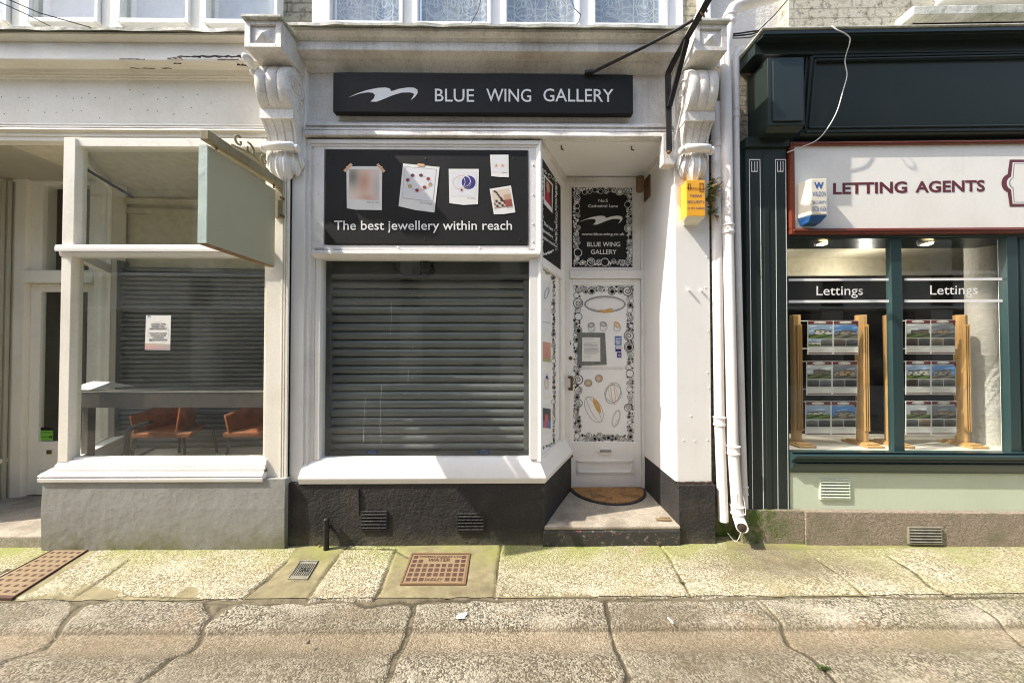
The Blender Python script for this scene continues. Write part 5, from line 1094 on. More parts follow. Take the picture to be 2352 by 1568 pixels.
# inside the cafe
b = MB(); b.box(wx, -3.8, 1.6, 1.7, -.1, 3.3); b.box(wx-.1, wx, .75, 1.7, -.1, 3.3); b.box(wx, X(700, .3), .7, 1.7, 3.09, 3.2); b.box(wx, -3.8, .75, 1.6, -.1, .08); b.box(-3.83, -3.81, .72, 1.6, .0, 3.1); b.build('hallway', M['midin'], CR)
xi0, xi1 = X(262, .66, 900), -1.95
b = MB(); b.profz([(xi0-.1, .75), (xi1+.2, .85), (xi1+.2, 1.0), (xi0-.1, 1.0)], 2.28, 3.2); b.box(xi0-.1, -1.8, .05, 1.0, 3.06, 3.1); b.box(-1.84, -1.80, .05, 1.0, .3, 3.1)
for z, y in ((2.95, .70), (2.86, .72)): b.profz([(xi0-.1, y), (xi1+.2, y+.1), (xi1+.2, 1.0), (xi0-.1, 1.0)], z-.05, z)
b.build('interior_wall', M['creamin'], CR)
b = MB(); b.tube([(X(190, .2, 345), .2, 2.98), (X(268, .45, 430), .58, 2.9)], .012, 8); b.build('curtain_rod', M['iron'], CR)
zpl = Z(1036, .66, 300); b = MB(); b.profz([(a0.x+.02, .01), (-1.845, .01), (-1.845, .95), (-3.84, .95), (-3.80, .6)], zpl-.04, zpl); b.box(-3.3, -1.93, .01, .03, zpl-.3, zpl-.04); b.build('window_bed', M['floorin'], CR)
zst = Z(612, .7, 400); n = int((zst-zpl)/.045); pr = []
for i in range(n):
    z = zst-.045*i; pr += [(.024, z), (.024, z-.007), (-.002, z-.009), (-.014, z-.017), (-.015, z-.03), (-.006, z-.044)]
L3 = math.hypot(xi1+.1-xi0, .12)
b = MB(); nn_ = len(pr)
b.add([(xi0, .70+y_, z) for y_, z in pr]+[(xi1+.1, .83+y_, z) for y_, z in pr], [(i, i+1, nn_+i+1, nn_+i) for i in range(nn_-1)])
b.profz([(xi0, .715), (xi1+.1, .845), (xi1+.1, .86), (xi0, .73)], zpl, zst)
b.box(xi0-.06, xi0+.02, .655, .75, zpl, zst+.05)
tag(b.build('roller_shutter', M['shut']), 'dark ribbed roller shutter at the back of the cafe window', 'roller shutter')
# desk
zdt = Z(899, .08, 400); dk = thing('desk', 'long dark brown desk along the cafe window', 'desk', (-2.7, .2, zpl))
dxl, dxr = X(176, .09, 900), -1.86
b = MB(); b.box(dxl, dxr, .07, .2, zdt-.125, zdt); b.build('desk_top', M['desk'], dk, bevel=.003)
b = MB(); b.box(dxl, dxr, .066, .072, zdt-.002, zdt+.003); b.build('edge_strip', M['lgrey'], dk)
for xx in (X(205, .15, 1000), -1.93): b = MB(); b.box(xx, xx+.05, .10, .15, zpl, zdt-.125); b.build('leg', M['desk'], dk, bevel=.002)
b = MB(); g = X(185, .2, 900); b.add([(g, .1, zdt+.012), (g+.2, .1, zdt+.012), (g+.26, .36, zdt+.012), (g+.02, .36, zdt+.012), (g+.10, .2, zdt+.07), (g+.22, .22, zdt+.06)], [(0, 1, 2, 3), (1, 2, 5), (2, 3, 4, 5), (0, 4, 3), (0, 1, 5, 4)])
tag(b.build('magazine', M['paper']), 'open white magazine lying on the left end of the desk', 'magazine')
# chairs
def chair(cx, cy, lab):
    r = thing('chair', lab, 'chair', (cx, cy, zpl), 'orange chairs in the cafe window')
    w, d_ = .58, .26; z0 = zpl+.2
    b = MB(); b.add([(cx-w/2, cy-d_/2, z0), (cx+w*.42, cy-d_/2, z0), (cx+w*.24, cy+d_/2, z0+.02), (cx-w*.36, cy+d_/2, z0+.02), (cx-w/2, cy-d_/2, z0+.045), (cx+w*.45, cy-d_/2, z0+.05), (cx+w*.24, cy+d_/2, z0+.07), (cx-w*.36, cy+d_/2, z0+.07)],
        [(0, 3, 2, 1), (4, 5, 6, 7), (0, 1, 5, 4), (1, 2, 6, 5), (2, 3, 7, 6), (3, 0, 4, 7)]); b.build('seat', M['orange'], r, bevel=.012)
    def sh(u, v):
        a = -1+2*u; x = cx-.05+(w*.36)*a*(.82+.2*v); y_ = cy+d_/2-(.26*abs(a)**3.5); top = z0+.34-(.14*max(0, -a)**1.5)
        return (x, y_+.0, z0+.04+(top-z0-.04)*v)
    b = MB(); b.grid(sh, 20, 6); o = b.build('backrest', M['orange'], r, smooth=True); m = o.modifiers.new('s', 'SOLIDIFY'); m.thickness = .025
    for sx, sy in ((-.42, -.4), (.3, -.4), (-.12, .4), (.42, .4)):
        b = MB(); b.tube([(cx+sx*w, cy+sy*d_, z0+.01), (cx+sx*w*1.12, cy+sy*d_*1.1, zpl)], .011, 8); b.build('leg', M['leg'], r)
    return r
chair(X(404, .5, 980), .5, 'orange upholstered chair left in the cafe window, wholly visible')
chair(X(612, .52, 980), .52, 'orange upholstered chair partly hidden by the cafe pilaster')
b = MB(); ax = X(292, .3, 1000); b.tube([(ax, .3, zpl), (ax, .3, zpl+.2), (ax+.005, .3, zpl+.28), (ax+.04, .3, zpl+.315), (ax+.2, .3, zpl+.36)], .018, 10); tag(b.build('metal_stand', M['leg'], smooth='auto'), 'bent black tubular stand under the desk left of the chairs', 'stand')
b = MB(); b.slab([(560*.5102/1.7415, 300), (1, 1), (2, 2)] if 0 else [(336, 724), (393, 724), (391, 804), (333, 803)], Front(-.001), .0015)
nt = tag(b.build('notice', M['paper']), 'closure notice for essential maintenance stuck on the cafe window', 'notice')
NP = Front(-.0028); b = MB(); N1 = lambda x, y: (x*.293, 344.5+y*.293)
for t_, a_, c_, y in (('CLOSED FOR', 1185, 1300, 1371), ('ESSENTIAL', 1190, 1294, 1389), ('MAINTENANCE', 1175, 1307, 1407), ('FOLLOW US ON', 1174, 1308, 1442), ('SOCIALS FOR', 1181, 1302, 1459), ('UPDATES', 1198, 1284, 1477), ('@KEKOKERNOW', 1169, 1310, 1494)): b.text(t_, N1(a_, y), N1(c_, y), 3.9, NP, .0008, .02)
b.ell(N1(1170, 1312), 3.6, 4, NP, 1.4, off=.0006, a0=180, a1=360, n=12); b.build('lettering', M['ink'], nt)
b = MB(); b.ell(N1(1243, 1432), 24, 26, NP, .7, off=.0004); b.build('ring_print', M['lgrey'], nt)
b = MB(); b.pic([(333, 788), (391, 790), (391, 803), (333, 802)], NP, lambda u, v: (205-30*u, 180-25*v, 160), 6, 3, .0003); b.build('photo_print', M['print'], nt)
# hanging sign
hs = thing('hanging_sign', 'blank sage green hanging sign board on a weathered timber arm', 'hanging sign', (-1.79, -.35, 2.1))
x1_, x0_ = X(475, -.62, 450), X(456, -.62, 450); zt_, zb_ = Z(333, -.62, 465), Z(558, -.62, 465)
b = MB(); b.box(x0_, x1_, -.615, -.06, zb_, zt_); b.build('board', M['board'], hs)
b = MB(); b.box(x0_-.001, x1_+.001, -.622, -.615, zb_, zt_); b.build('board_edge', M['boardend'], hs)
b = MB(); b.box(x0_+.002, x1_-.002, -.612, -.06, zb_-.007, zb_); b.build('bottom_edge', M['ply'], hs)
bx = X(469, -.66, 305); b = MB(); b.bar((bx, -.66, Z(309, -.66, 469)), (bx, -.02, Z(424, -.03, 645)), .05, .055); b.build('timber_arm', M['beam'], hs, bevel=.004)
b = MB(); 
for y_ in (-.58, -.1): b = MB(); b.tube([(bx, y_, zt_-.005), (bx, y_, zt_+.03)], .006, 6); b.build('hanger', M['rust'], hs)
b = MB(); zz = Z(395, -.3, 590)
for y_, r_, sg_ in ((-.42, .035, 1), (-.33, .042, -1), (-.2, .035, 1)):
    b.tube([(bx, y_+sg_*r_*(1-t*.05)*math.cos(t*.5+1.2), 2.80+r_*(1-t*.05)*math.sin(t*.5+1.2)+.02) for t in range(12)], .007, 6)
b.tube([(bx, -.47, 2.765), (bx, -.3, 2.80), (bx, -.15, 2.765)], .007, 6); b.build('scrollwork', M['beam'], hs)
b = MB(); b.box(X(633, -.035, 480), X(650, -.035, 480), -.045, -.03, Z(503, -.03), Z(420, -.03)); 
b.build('wall_plate', M['beam'], hs)
b = MB()
for py in (455, 496): b = MB(); g = P(648, py, -.05); b.tube([(g[0], -.03, g[2]), (g[0], -.065, g[2])], .01, 8); b.build('bolt', M['rust'], hs)
# wires over the cafe
for q, lb_ in (([(-30, -22), (90, 30), (220, 67)], 'upper thin black wire crossing the cafe upstairs windows'), ([(-30, -8), (60, 33), (118, 62)], 'lower thin black wire over the cafe upstairs window')):
    b = MB(); b.tube([P(q[0][0], q[0][1], -.5), P(q[1][0], q[1][1], -.3), P(q[2][0], q[2][1], -.16)], .003, 5); tag(b.build('wire', M['iron']), lb_, 'wire')
for q, lb_ in (([(1108, -15), (1098, 25), (1078, 62)], 'curly black wire in front of the third upstairs gallery window'), ([(1310, -10), (1319, 20), (1334, 34), (1330, 50), (1316, 66)], 'loose black wire on the post right of the third curtain')):
    b = MB(); b.tube([P(x, y, .04) for x, y in q], .003, 5); tag(b.build('wire', M['iron']), lb_, 'wire')
# ================================================================ GAP with drainpipes
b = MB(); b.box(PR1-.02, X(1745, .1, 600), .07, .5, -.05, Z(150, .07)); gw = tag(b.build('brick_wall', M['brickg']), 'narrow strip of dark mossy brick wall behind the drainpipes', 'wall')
b = MB(); b.box(X(1625, .12, 20), X(1808, .2, 20), .17, .5, Z(150, .07), 6.0); tag(b.build('upper_wall', M['wall']), 'white roughcast wall above the drainpipes between the shops', 'wall')
def pipe(lab, pts, r, cols, shoe=None, top=None):
    rt = thing('drainpipe', lab, 'drainpipe', (pts[-1][0], pts[-1][1], pts[-1][2]), 'white drainpipes beside the gallery')
    b = MB(); b.tube(pts, r, 20); b.build('pipe', M['pipe'], rt, smooth='auto')
    for a in cols:
        a = Vector(a); b = MB(); ax_ = Vector((.012, 0, -1)).normalized()
        b.tube([a+ax_*t for t in (-.04, -.035, -.028, -.025, .0, .01, .02, .03, .035)], [r*1.02, r*1.28, r*1.28, r*1.12, r*1.12, r*1.1, r*1.24, r*1.2, r*1.02], 20); b.build('collar', M['pipe'], rt, smooth='auto')
    if shoe: b = MB(); b.tube(shoe, r*1.02, 20, caps=False); o = b.build('outlet', M['pipe'], rt, smooth=True); m = o.modifiers.new('s', 'SOLIDIFY'); m.thickness = .006
    return rt
yA = .0
pA = [P(1645, 240, .02), P(1645, 480, .0), P(1652, 960, .0), P(1661, 1195, .0)]
rA = pipe('white drainpipe closest to the gallery pilaster, cut off above the moss', pA, .036, [P(1652, 967, .0), P(1646, 332, .012)])
yB = -.03
pB = [P(1674, 56, yB), P(1666, 110, yB), P(1667, 140, yB), P(1671, 520, yB), P(1683, 1030, yB), P(1693, 1165, yB)]
rB = pipe('tall middle white drainpipe with collars and an angled outlet', pB, .039, [P(1671, 528, yB), P(1684, 1033, yB), P(1693, 1170, yB), P(1674, 50, yB)],
     shoe=[P(1693, 1168, yB), P(1695, 1185, yB), P(1700, 1198, yB-.03), P(1705, 1212, yB-.10)])
b = MB(); b.tube([P(1674, 52, yB), P(1675, 34, yB), P(1683, 20, yB), P(1700, 12, yB), P(1725, 6, yB), P(1790, -12, yB)], .04, 20); b.build('elbow', M['pipe'], rB, smooth='auto')
b = MB(); q = P(1705, 1213, yB-.104); b.ball(q, (.032, .006, .028)); b.build('outlet_opening', M['peel'], rB)
pC = [P(1705, 112, .02), P(1694, 116, .02), P(1690, 128, .01), P(1691, 400, .01), P(1697, 700, .01), P(1705, 1000, .01), P(1709, 1120, .01), P(1712, 1205, .01)]
rC = pipe('thin white drainpipe nearest the green pilaster', pC, .024, [P(1709, 1126, .01), P(1690, 262, .01)])
b = MB(); q = P(1690, 1150, -.06); b.tube(cat([P(1680, 1137, -.08), P(1704, 1137, -.06), P(1711, 1160, -.07), P(1712, 1182, -.08), P(1706, 1170, -.07), P(1702, 1140, -.06)], 6), .002, 6); b.tube(cat([P(1698, 1214, -.05), P(1700, 1228, -.06), P(1690, 1243, -.05), P(1678, 1232, -.04), P(1672, 1224, -.04)], 6), .002, 6); tag(b.build('loose_wire', M['cablew']), 'thin white wire looped around the drainpipe outlet', 'wire')
b = MB(); b.box(X(1629, -.05, 20), X(1651, -.05, 20), .05, .12, ZC-.0, 6); tag(b.build('window_post', M['clean'], bevel=.003), 'white timber post above the right console bracket', 'post')
for i, yy in enumerate((79, 83, 88)):
    b = MB(); b.tube([P(1678, yy, -.0), P(1700, yy-2+i, -.03), P(1725, yy-6+2*i, -.03), P(1748, 70+i*2, -.06)], .006 if i < 2 else .004, 6); tag(b.build('cable', M['iron']), ['uppermost black cable over the drainpipe tops', 'middle black cable over the drainpipe tops', 'lowest black cable over the drainpipe tops'][i], 'cable', 'black cables above the drainpipes')
b = MB(); b.tube([P(1812, -4, -.12), P(1780, 34, -.12), P(1745, 68, -.12)], .004, 5); tag(b.build('cable', M['iron']), 'single black cable slanting up over the white roughcast wall', 'cable')
# fern
b = MB(); rnd = random.Random(3); fr_ = thing('fern', 'small fern growing from the brickwork beside the yellow alarm box', 'plant', P(1640, 455, .02))
lf, lb2 = MB(), MB()
for i in range(80):
    t = rnd.random(); px = 1623+22*t*rnd.random()+6*rnd.random(); py = 418+76*rnd.random(); o = Vector(P(px, py, rnd.uniform(-.06, .04)))
    dr = Vector((rnd.uniform(-.2, 1), rnd.uniform(-1, .1), rnd.uniform(-.5, .8))).normalized(); ln_ = rnd.uniform(.05, .10); m_ = lf if (rnd.random() < .74 and px < 1645) else lb2
    sd = dr.cross(Vector((0, -.6, .8))).normalized()
    for k in range(8):
        c0 = o+dr*ln_*k/8+Vector((0, 0, -.02*(k/8)**2)); w = .02*(1-k/9)
        for s_ in (-1, 1): m_.add([tuple(c0), tuple(c0+sd*s_*w+dr*.004), tuple(c0+sd*s_*w*.9+dr*.011), tuple(c0+dr*.008)], [(0, 1, 2, 3)])
lf.build('frond', M['leaf'], fr_); lb2.build('dry_frond', M['leafb'], fr_)
# ================================================================ ESTATE AGENT (right shop)
S[0] = .026; S[1] = 1.6
ER = thing('estate_agent_shopfront', 'dark green letting agent shopfront with pale green panel on rough granite', 'shopfront', (3, .3, 0))
xR = 5.6
# pilaster
y = -.0; b = MB(); pxl, pxr = X(1717, y, 800), X(1811, y, 800)
b.box(pxl, pxr, y, .3, Z(1172, y, 1760), Z(318, y, 1760)); b.box(pxl-.01, pxr+.005, y-.02, .2, Z(340, y, 1760), Z(318, y, 1760))
b.box(X(1757, y, 800), X(1768, y, 800), y-.006, y+.01, Z(1172, y, 1760), Z(355, y, 1760)); b.box(pxl-.03, pxl, .03, .3, Z(1172, y, 1760), Z(318, y, 1760)); b.build('pilaster', M['green'], ER, bevel=.003)
class Fr(Front): pass
PL = Front(y)
b = MB()
for l, r_ in ((1720, 1746), (1780, 1805)):
    for a, c in ((l, l+1.6), (r_-1.6, r_)):
        b.poly([(a, 366), (c, 366), (c+(8 if l < 1750 else 6), 1171), (a+(8 if l < 1750 else 6), 1171)], PL, .0015)
    b.poly([(l, 366), (r_, 366), (r_, 368), (l, 368)], PL, .0018)
    m_ = (l+r_)/2
    for a in (m_-7, m_, m_+7-1.4): b.poly([(a-.7, 371), (a+.9, 371), (a+.9, 393), (a-.7, 393)], PL, .0018)
    b.poly([(m_-7.7, 393), (m_+6.6, 393), (m_+6.6, 395.2), (m_-7.7, 395.2)], PL, .0018)
b.build('white_lining', M['lett'], ER)
# cornice and raked fascia
zr_ = lambda py, Y: Z(py, Y, 1850)
b = MB(); x0 = X(1765, -.19, 100)-.0; prof = [(.05, zr_(318, -.0)), (-.0, zr_(316, 0)), (-.02, zr_(308, -.02)), (-.03, zr_(300, -.03)), (-.03, zr_(297, -.03)), (-.022, zr_(296, -.022)), (-.08, zr_(126, -.08)), (-.1, zr_(124, -.1)), (-.105, zr_(98, -.105)), (-.125, zr_(94, -.125)), (-.155, zr_(88, -.155)), (-.175, zr_(84, -.175)), (-.178, zr_(79, -.178)), (-.19, zr_(77, -.19)), (-.19, zr_(70, -.19)), (.25, zr_(70, -.19)+.01), (.25, zr_(318, 0))]
b.prof(X(1845, -.05, 200), xR, prof[:7]+[(.25, prof[6][1]), (.25, prof[0][1])]); 
b.prof(X(1712, -.0, 110), xR, [(.1, zr_(127, -.08))]+[(-.075, zr_(127, -.08))]+prof[7:16]+[(.25, zr_(127, -.08))]); b.build('cornice', M['green'], ER, smooth='auto')
b = MB(); b.box(X(1712, -.0, 110)-.02, xR, -.2, .3, zr_(70, -.19)+.008, zr_(70, -.19)+.02); b.build('lead_flashing', M['lead'], ER, bevel=.004)
# raised frame on the fascia
def raked(px, py, o=0):
    # point on raked fascia plane (Y from -.022 at low to -.08 at top)
    t = (297-py)/(297-126); Y = -.022-.058*t-o; p = P(px, py, Y); return p
def rbar(b, a, c, w, o):
    A_, C_ = Vector(raked(*a, o)), Vector(raked(*c, o)); b.bar(A_, C_, w, .02, up=(0, 1, 0))
b = MB()
for ins, w, o in ((0, .03, .004), (8, .012, .014)):
    l0, l1 = 1850+ins*.9, 1864+ins*.9; t_, bt_ = 131+ins, 306-ins-4
    rbar(b, (l0, bt_), (l1, t_), w, o); rbar(b, (l1, t_), (2440, t_-12), w, o); rbar(b, (l0, bt_), (2440, bt_-6), w, o)
b.build('fascia_moulding', M['green'], ER, bevel=.003)
# corner block
bx0, bx1 = X(1764, -.13, 215), X(1848, -.13, 215); b = MB(); b.box(bx0, bx1, -.13, .1, Z(288, -.13, 1800), Z(132, -.13, 1800)); b.box(bx0+.03, bx1-.02, -.142, -.13, Z(280, -.13, 1800), Z(142, -.13, 1800))
b.add([(bx0, -.13, Z(288, -.13, 1800)), (bx1, -.13, Z(288, -.13, 1800)), (bx1, .1, Z(288, -.13, 1800)), (bx0, .1, Z(288, -.13, 1800)), (bx0+.01, -.09, Z(303, -.1, 1800)), (bx1-.01, -.09, Z(303, -.1, 1800)), (bx1-.01, .1, Z(320, -.0, 1800)), (bx0+.01, .1, Z(320, -.0, 1800))], [(0, 1, 2, 3), (7, 6, 5, 4), (0, 4, 5, 1), (1, 5, 6, 2), (2, 6, 7, 3), (3, 7, 4, 0)]); b.build('corner_block', M['green'], ER, bevel=.004)
# shop wall carrying the sign
b = MB(); b.box(pxr, xR, .03, .3, Z(548, .03, 2000), Z(310, .0, 2000)); b.build('sign_backing', M['green'], ER)
SG = thing('letting_sign', 'white letting agents sign in a mahogany frame', 'sign board', (3, 0, 2.4)); YG = .0
sx0, sz0, sz1 = X(1822, YG, 430), Z(526, YG, 1900), Z(336, YG, 1900)
b = MB(); b.box(sx0, 4.95, YG, .03, sz0, sz1); b.build('panel', M['signw'], SG)
b = MB(); w = .033
for q, dz in (((sx0-w, 4.97, sz1, sz1+w*.8), 0), ((sx0-w, 4.97, sz0-w*1.3, sz0), 0), ((sx0-w, sx0, sz0, sz1), 0)):
    b.box(q[0], q[1], YG-.018, .03, q[2], q[3])
b.box(sx0-w*.6, 4.95, YG-.026, YG-.01, sz0-w*.75, sz0-w*.35); b.box(sx0-w*.6, 4.95, YG-.026, YG-.01, sz1+w*.25, sz1+w*.55); b.build('frame', M['mahog'], SG, bevel=.005)
GP = Front(YG); K = lambda x, y: (1751.4+x*.25634, 287.1+y*.25634)
b = MB(); b.text('LETTING', K(630, 619), K(1294, 604), 25, GP, .002, .028); b.text('AGENTS', K(1366, 603), K(1990, 592), 25, GP, .002, .028); b.build('lettering', M['maroon'], SG)
def quatre(sx, sy, r, cx=2400, cy=421):
    pts = [(cx-sx, cy-sy), (cx+sx, cy-sy), (cx+sx, cy+sy), (cx-sx, cy+sy)]; out = []
    out += [(cx-sx, cy-sy), (cx+sx, cy-sy)]
    out += [(cx+sx+r*math.cos(R(a)), cy+r*1.0*math.sin(R(a))) for a in range(-75, 80, 15)]
    out += [(cx+sx, cy+sy), (cx-sx, cy+sy)]
    out += [(cx-sx-r*.9*math.cos(R(a))*-1*-1, cy+r*math.sin(R(a))) for a in range(75, -80, -15)]
    return out
b = MB()
for i, (sx, sy, r_, mm) in enumerate(((81.5, 54, 21, 0), (75, 47.5, 15, 1), (72.5, 45, 12.5, 2), (71, 43.5, 11, 1))): b.poly(quatre(sx, sy, r_), GP, .0015+.0006*i, mm)
b.build('emblem', [M['maroon'], M['signw'], M['grey']], SG)
# alarm box
al = thing('alarm_box', 'cream security alarm box with a blue lens on the letting sign', 'alarm box', P(1868, 500, -.03))
ya = -.085; b = MB(); L_ = lambda px, py, Y: P(px, py, Y)
T_ = [L_(1834, 412, -.01), L_(1838, 409, ya), L_(1901, 410, ya), L_(1903, 412, -.01)]; xb0, xf0, xf1 = X(1833, -.01, 450), X(1862, ya, 450), X(1901, ya, 450)
zt_, zb_ = Z(410, ya, 1870), Z(492, ya, 1870)
b.profz([(xb0, YG), (xf1+.006, YG), (xf1, ya), (xf0, ya), (xb0, YG-.02)][::-1], zb_-.005, zt_); b.build('cover', M['ivory'], al, bevel=.008)
b = MB(); zc = Z(513, -.05, 1870); b.add([(xb0+.002, YG, zb_-.006), (xf1+.004, YG, zb_-.006), (xf1, ya, zb_-.006), (xf0, ya, zb_-.006), (xb0+.002, YG-.02, zb_-.006), (xb0+.02, YG, zc-.006), (xf1-.02, YG, zc-.006), (xf1-.03, ya+.025, zc), (xf0, ya+.025, zc), (xb0+.02, YG-.01, zc)],
    [(0, 1, 2, 3, 4), (9, 8, 7, 6, 5), (0, 5, 6, 1), (1, 6, 7, 2), (2, 7, 8, 3), (3, 8, 9, 4), (4, 9, 5, 0)]); b.build('lens', M['bluep'], al, bevel=.006)
AP = Front(ya); b = MB()
b.text('W', (1869.5, 433), (1891.5, 433), 14.5, AP, .0015, .04); b.text('WALDON', (1866, 451), (1896, 451), 11, AP, .0015, .0); b.text('SECURITY', (1866, 468.5), (1898, 468.5), 7, AP, .0015, .0); b.text('01726 65636', (1866, 485), (1898, 485), 10.5, AP, .0015, .0); b.build('lettering', M['blue'], al)
# white cable
b = MB(); b.tube(cat([P(1665+x*.292, y_*.292, Y) for x, y_, Y in ((840, 205, -.2), (880, 235, -.215), (950, 270, -.21), (985, 320, -.19), (945, 470, -.115), (960, 590, -.105), (930, 710, -.1), (880, 880, -.09), (800, 1020, -.07), (720, 1105, -.06), (620, 1150, -.05), (490, 1200, -.03))], 5), .0035, 6); tag(b.build('loose_cable', M['cablew'], smooth=True), 'loose white cable hanging across the dark green fascia', 'cable')
# window
yw = .05; b = MB()
b.box(X(2050, yw-.02, 800), X(2075, yw-.02, 800), yw-.02, yw+.02, Z(1045, yw, 2000), Z(545, yw, 2000)); b.box(X(2318, yw-.03, 800), X(2342, yw-.03, 800), yw-.03, yw+.02, Z(1045, yw, 2000), Z(545, yw, 2000)); b.box(pxr, xR, yw-.03, yw+.05, Z(548, yw, 2000), Z(538, yw, 2000))
b.box(X(2342, yw, 800), xR, yw-.01, yw+.05, .6, Z(545, yw, 2000)); b.build('window_frame', M['teal_lit'], ER, bevel=.004)
b = MB(); b.box(X(2313, yw, 800), X(2318, yw, 800), yw-.02, yw+.04, Z(1036, yw, 2000), Z(548, yw, 2000)); b.build('inner_bead', M['clean'], ER)
b = MB(); b.box(pxr, X(2318, yw, 800), yw, yw+.006, Z(1040, yw, 2000), Z(546, yw, 2000)); pn = b.build('window_pane', M['glass'], ER)
GG = Front(yw)
for l, r_, tx in ((1811, 2048, (1875, 1982)), (2077, 2317, (2136, 2245))):
    b = MB(); dy_ = -1 if l > 2000 else 0
    for a, c in ((640, 645.5), (689.5, 695.5)): b.poly([(l, a+dy_), (r_, a+dy_-1), (r_, c+dy_-1), (l, c+dy_)], GG, .0015)
    b.text('Lettings', (tx[0], 678+dy_*1.5), (tx[1], 677+dy_*1.5), 21, GG, .0015, .002); b.build('window_lettering', M['lett'], ER)
# sill, panel, stone
b = MB(); zz = lambda py, Y: Z(py, Y, 2050)
b.prof(pxr+.0, xR, [(.056, zz(1085, -.0)), (.0, zz(1086, 0)), (-.005, zz(1078, 0)), (-.025, zz(1074, -.025)), (-.03, zz(1066, -.03)), (-.015, zz(1064, -.015)), (-.02, zz(1058, -.02)), (-.05, zz(1054, -.05)), (-.055, zz(1048, -.055)), (-.03, zz(1046, -.03)), (-.02, zz(1042, -.02)), (-.03, zz(1039, -.03)), (.03, zz(1036, .03)), (.056, zz(1036, .03))]); b.build('window_sill', M['teal_lit'], ER, smooth='auto')
b = MB(); b.box(pxr-.01, xR, .01, .3, zz(1174, .01), zz(1084, .01)); b.build('stall_riser', M['pale'], ER)
vent(ER, 1884, 1948, 1097, 1138, .008, M['pale'], 6)
b = MB(); k = 0; xs = [X(1705, -.02, 1200), X(1848, -.02, 1200), 4.75, xR]
for a, c in zip(xs[:-1], xs[1:]):
    b.box(a+.001, c-.001, -.02-.01*(k % 2), .3, -.05, zz(1174, -.02)+.0-.003*(k % 3)); k += 1
st = b.build('granite_plinth', M['stone'], ER, bevel=.005)
vent(ER, 2087, 2158, 1203, 1236, -.034, M['steel'], 5, fr=1)
# interior
b = MB(); zfl = Z(1036, .08, 2000)
b.box(pxr-.1, xR, .057, .6, zfl-.05, zfl); b.build('window_bed', M['floorin'], ER)
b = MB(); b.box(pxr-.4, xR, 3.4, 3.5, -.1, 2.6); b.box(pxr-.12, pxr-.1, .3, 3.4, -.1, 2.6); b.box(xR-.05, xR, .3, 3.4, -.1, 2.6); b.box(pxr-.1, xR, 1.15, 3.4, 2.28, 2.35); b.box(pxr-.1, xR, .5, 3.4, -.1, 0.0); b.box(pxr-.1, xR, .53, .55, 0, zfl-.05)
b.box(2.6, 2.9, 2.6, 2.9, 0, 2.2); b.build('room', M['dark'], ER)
zce = 2.475; b = MB(); b.box(pxr-.1, xR, .31, 1.15, zce, zce+.05); b.box(pxr-.1, xR, .06, .31, zce, zce+.05); b.box(pxr-.1, xR, 1.13, 1.15, 2.28, zce); b.box(pxr-.1, xR, .62, .66, zce-.02, zce); b.build('ceiling', M['creamin'], ER)
b = MB(); yc = .32; b.tube([P(2257, 540, yc), P(2260, 780, yc), P(2268, 1040, yc)], .098, 24); tag(b.build('column', M['wall'], smooth='auto'), 'round white column inside the letting agent window', 'column')
for px, lb_ in ((1887, 'lit ceiling spotlight at the left of the letting agent window'), (2127, 'lit ceiling spotlight right of the letting window post')):
    g = P(px, 560, .14); zc2 = zce; ld = bpy.data.lights.new('spotlight', 'SPOT'); ld.energy = 17; ld.spot_size = R(125); ld.spot_blend = .6; ld.color = (1, .9, .76); ld.shadow_soft_size = .006; lo_ = bpy.data.objects.new('spotlight_light', ld); COL.objects.link(lo_); lo_.location = XF((g[0], .10, g[2]-.02)); lo_.rotation_euler = (R(12), 0, 0); sl_ = thing('spotlight', lb_, 'spotlight', (g[0], .14, zc2), 'ceiling spotlights in the letting agent window')
    b = MB(); b.tube([(g[0]-.02, .16, zc2), (g[0], .14, g[2]+.0)], .045, 16); b.build('housing', M['lgrey'], sl_, smooth='auto')
    b = MB(); b.ball((g[0]+.002, .137, g[2]-.004), (.034, .034, .010)); b.build('bulb', M['lamp'], sl_)
for i_, (x_, y_) in enumerate(((2.5, .8), (3.6, .8))):
    ld = bpy.data.lights.new('ceiling_wash', 'POINT'); ld.energy = 3; ld.color = (1, .93, .84); ld.shadow_soft_size = .003; lo_ = bpy.data.objects.new('ceiling_wash_light', ld); COL.objects.link(lo_); lo_.location = XF((x_, y_, 2.2))  # tiny unseen point lights added to wash the ceiling
# display stands
def house(seed):
    r_ = random.Random(seed); sky = [(150, 175, 205), (95, 140, 200), (190, 195, 200), (120, 125, 135)][seed % 4]; gr = [(95, 125, 50), (100, 98, 95), (90, 110, 60), (125, 118, 105)][(seed*3) % 4]
    hw = [(165, 140, 105), (205, 202, 195), (150, 145, 135), (110, 95, 85)][(seed*5+1) % 4]; x0_, x1_ = r_.uniform(0, .25), r_.uniform(.75, 1); t_ = r_.uniform(.25, .4); g_ = r_.uniform(.66, .78); pk = r_.random()
    def f(u, v):
        if v > g_: k = .8+.3*math.sin(u*9+v*20+seed); return tuple(min(255, c*k) for c in gr)
        rf = t_+.12-(.12*(1-abs(u-.5)*2) if pk > .4 else .06*u)
        if x0_ < u < x1_ and v > rf:
            if v < rf+.1: return (80, 76, 78)
            if (int(u*9) % 2 == 0) and .42 < (v-rf)/(g_-rf) < .62 or (int(u*7) % 3 == 1 and (v-rf)/(g_-rf) > .75): return (55, 58, 62)
            return hw
        c = math.sin(u*7+seed)+math.sin(v*16+u*5); return tuple(min(255, k+(38 if c > .9 else 0)-30*v) for k in sky)
    return f
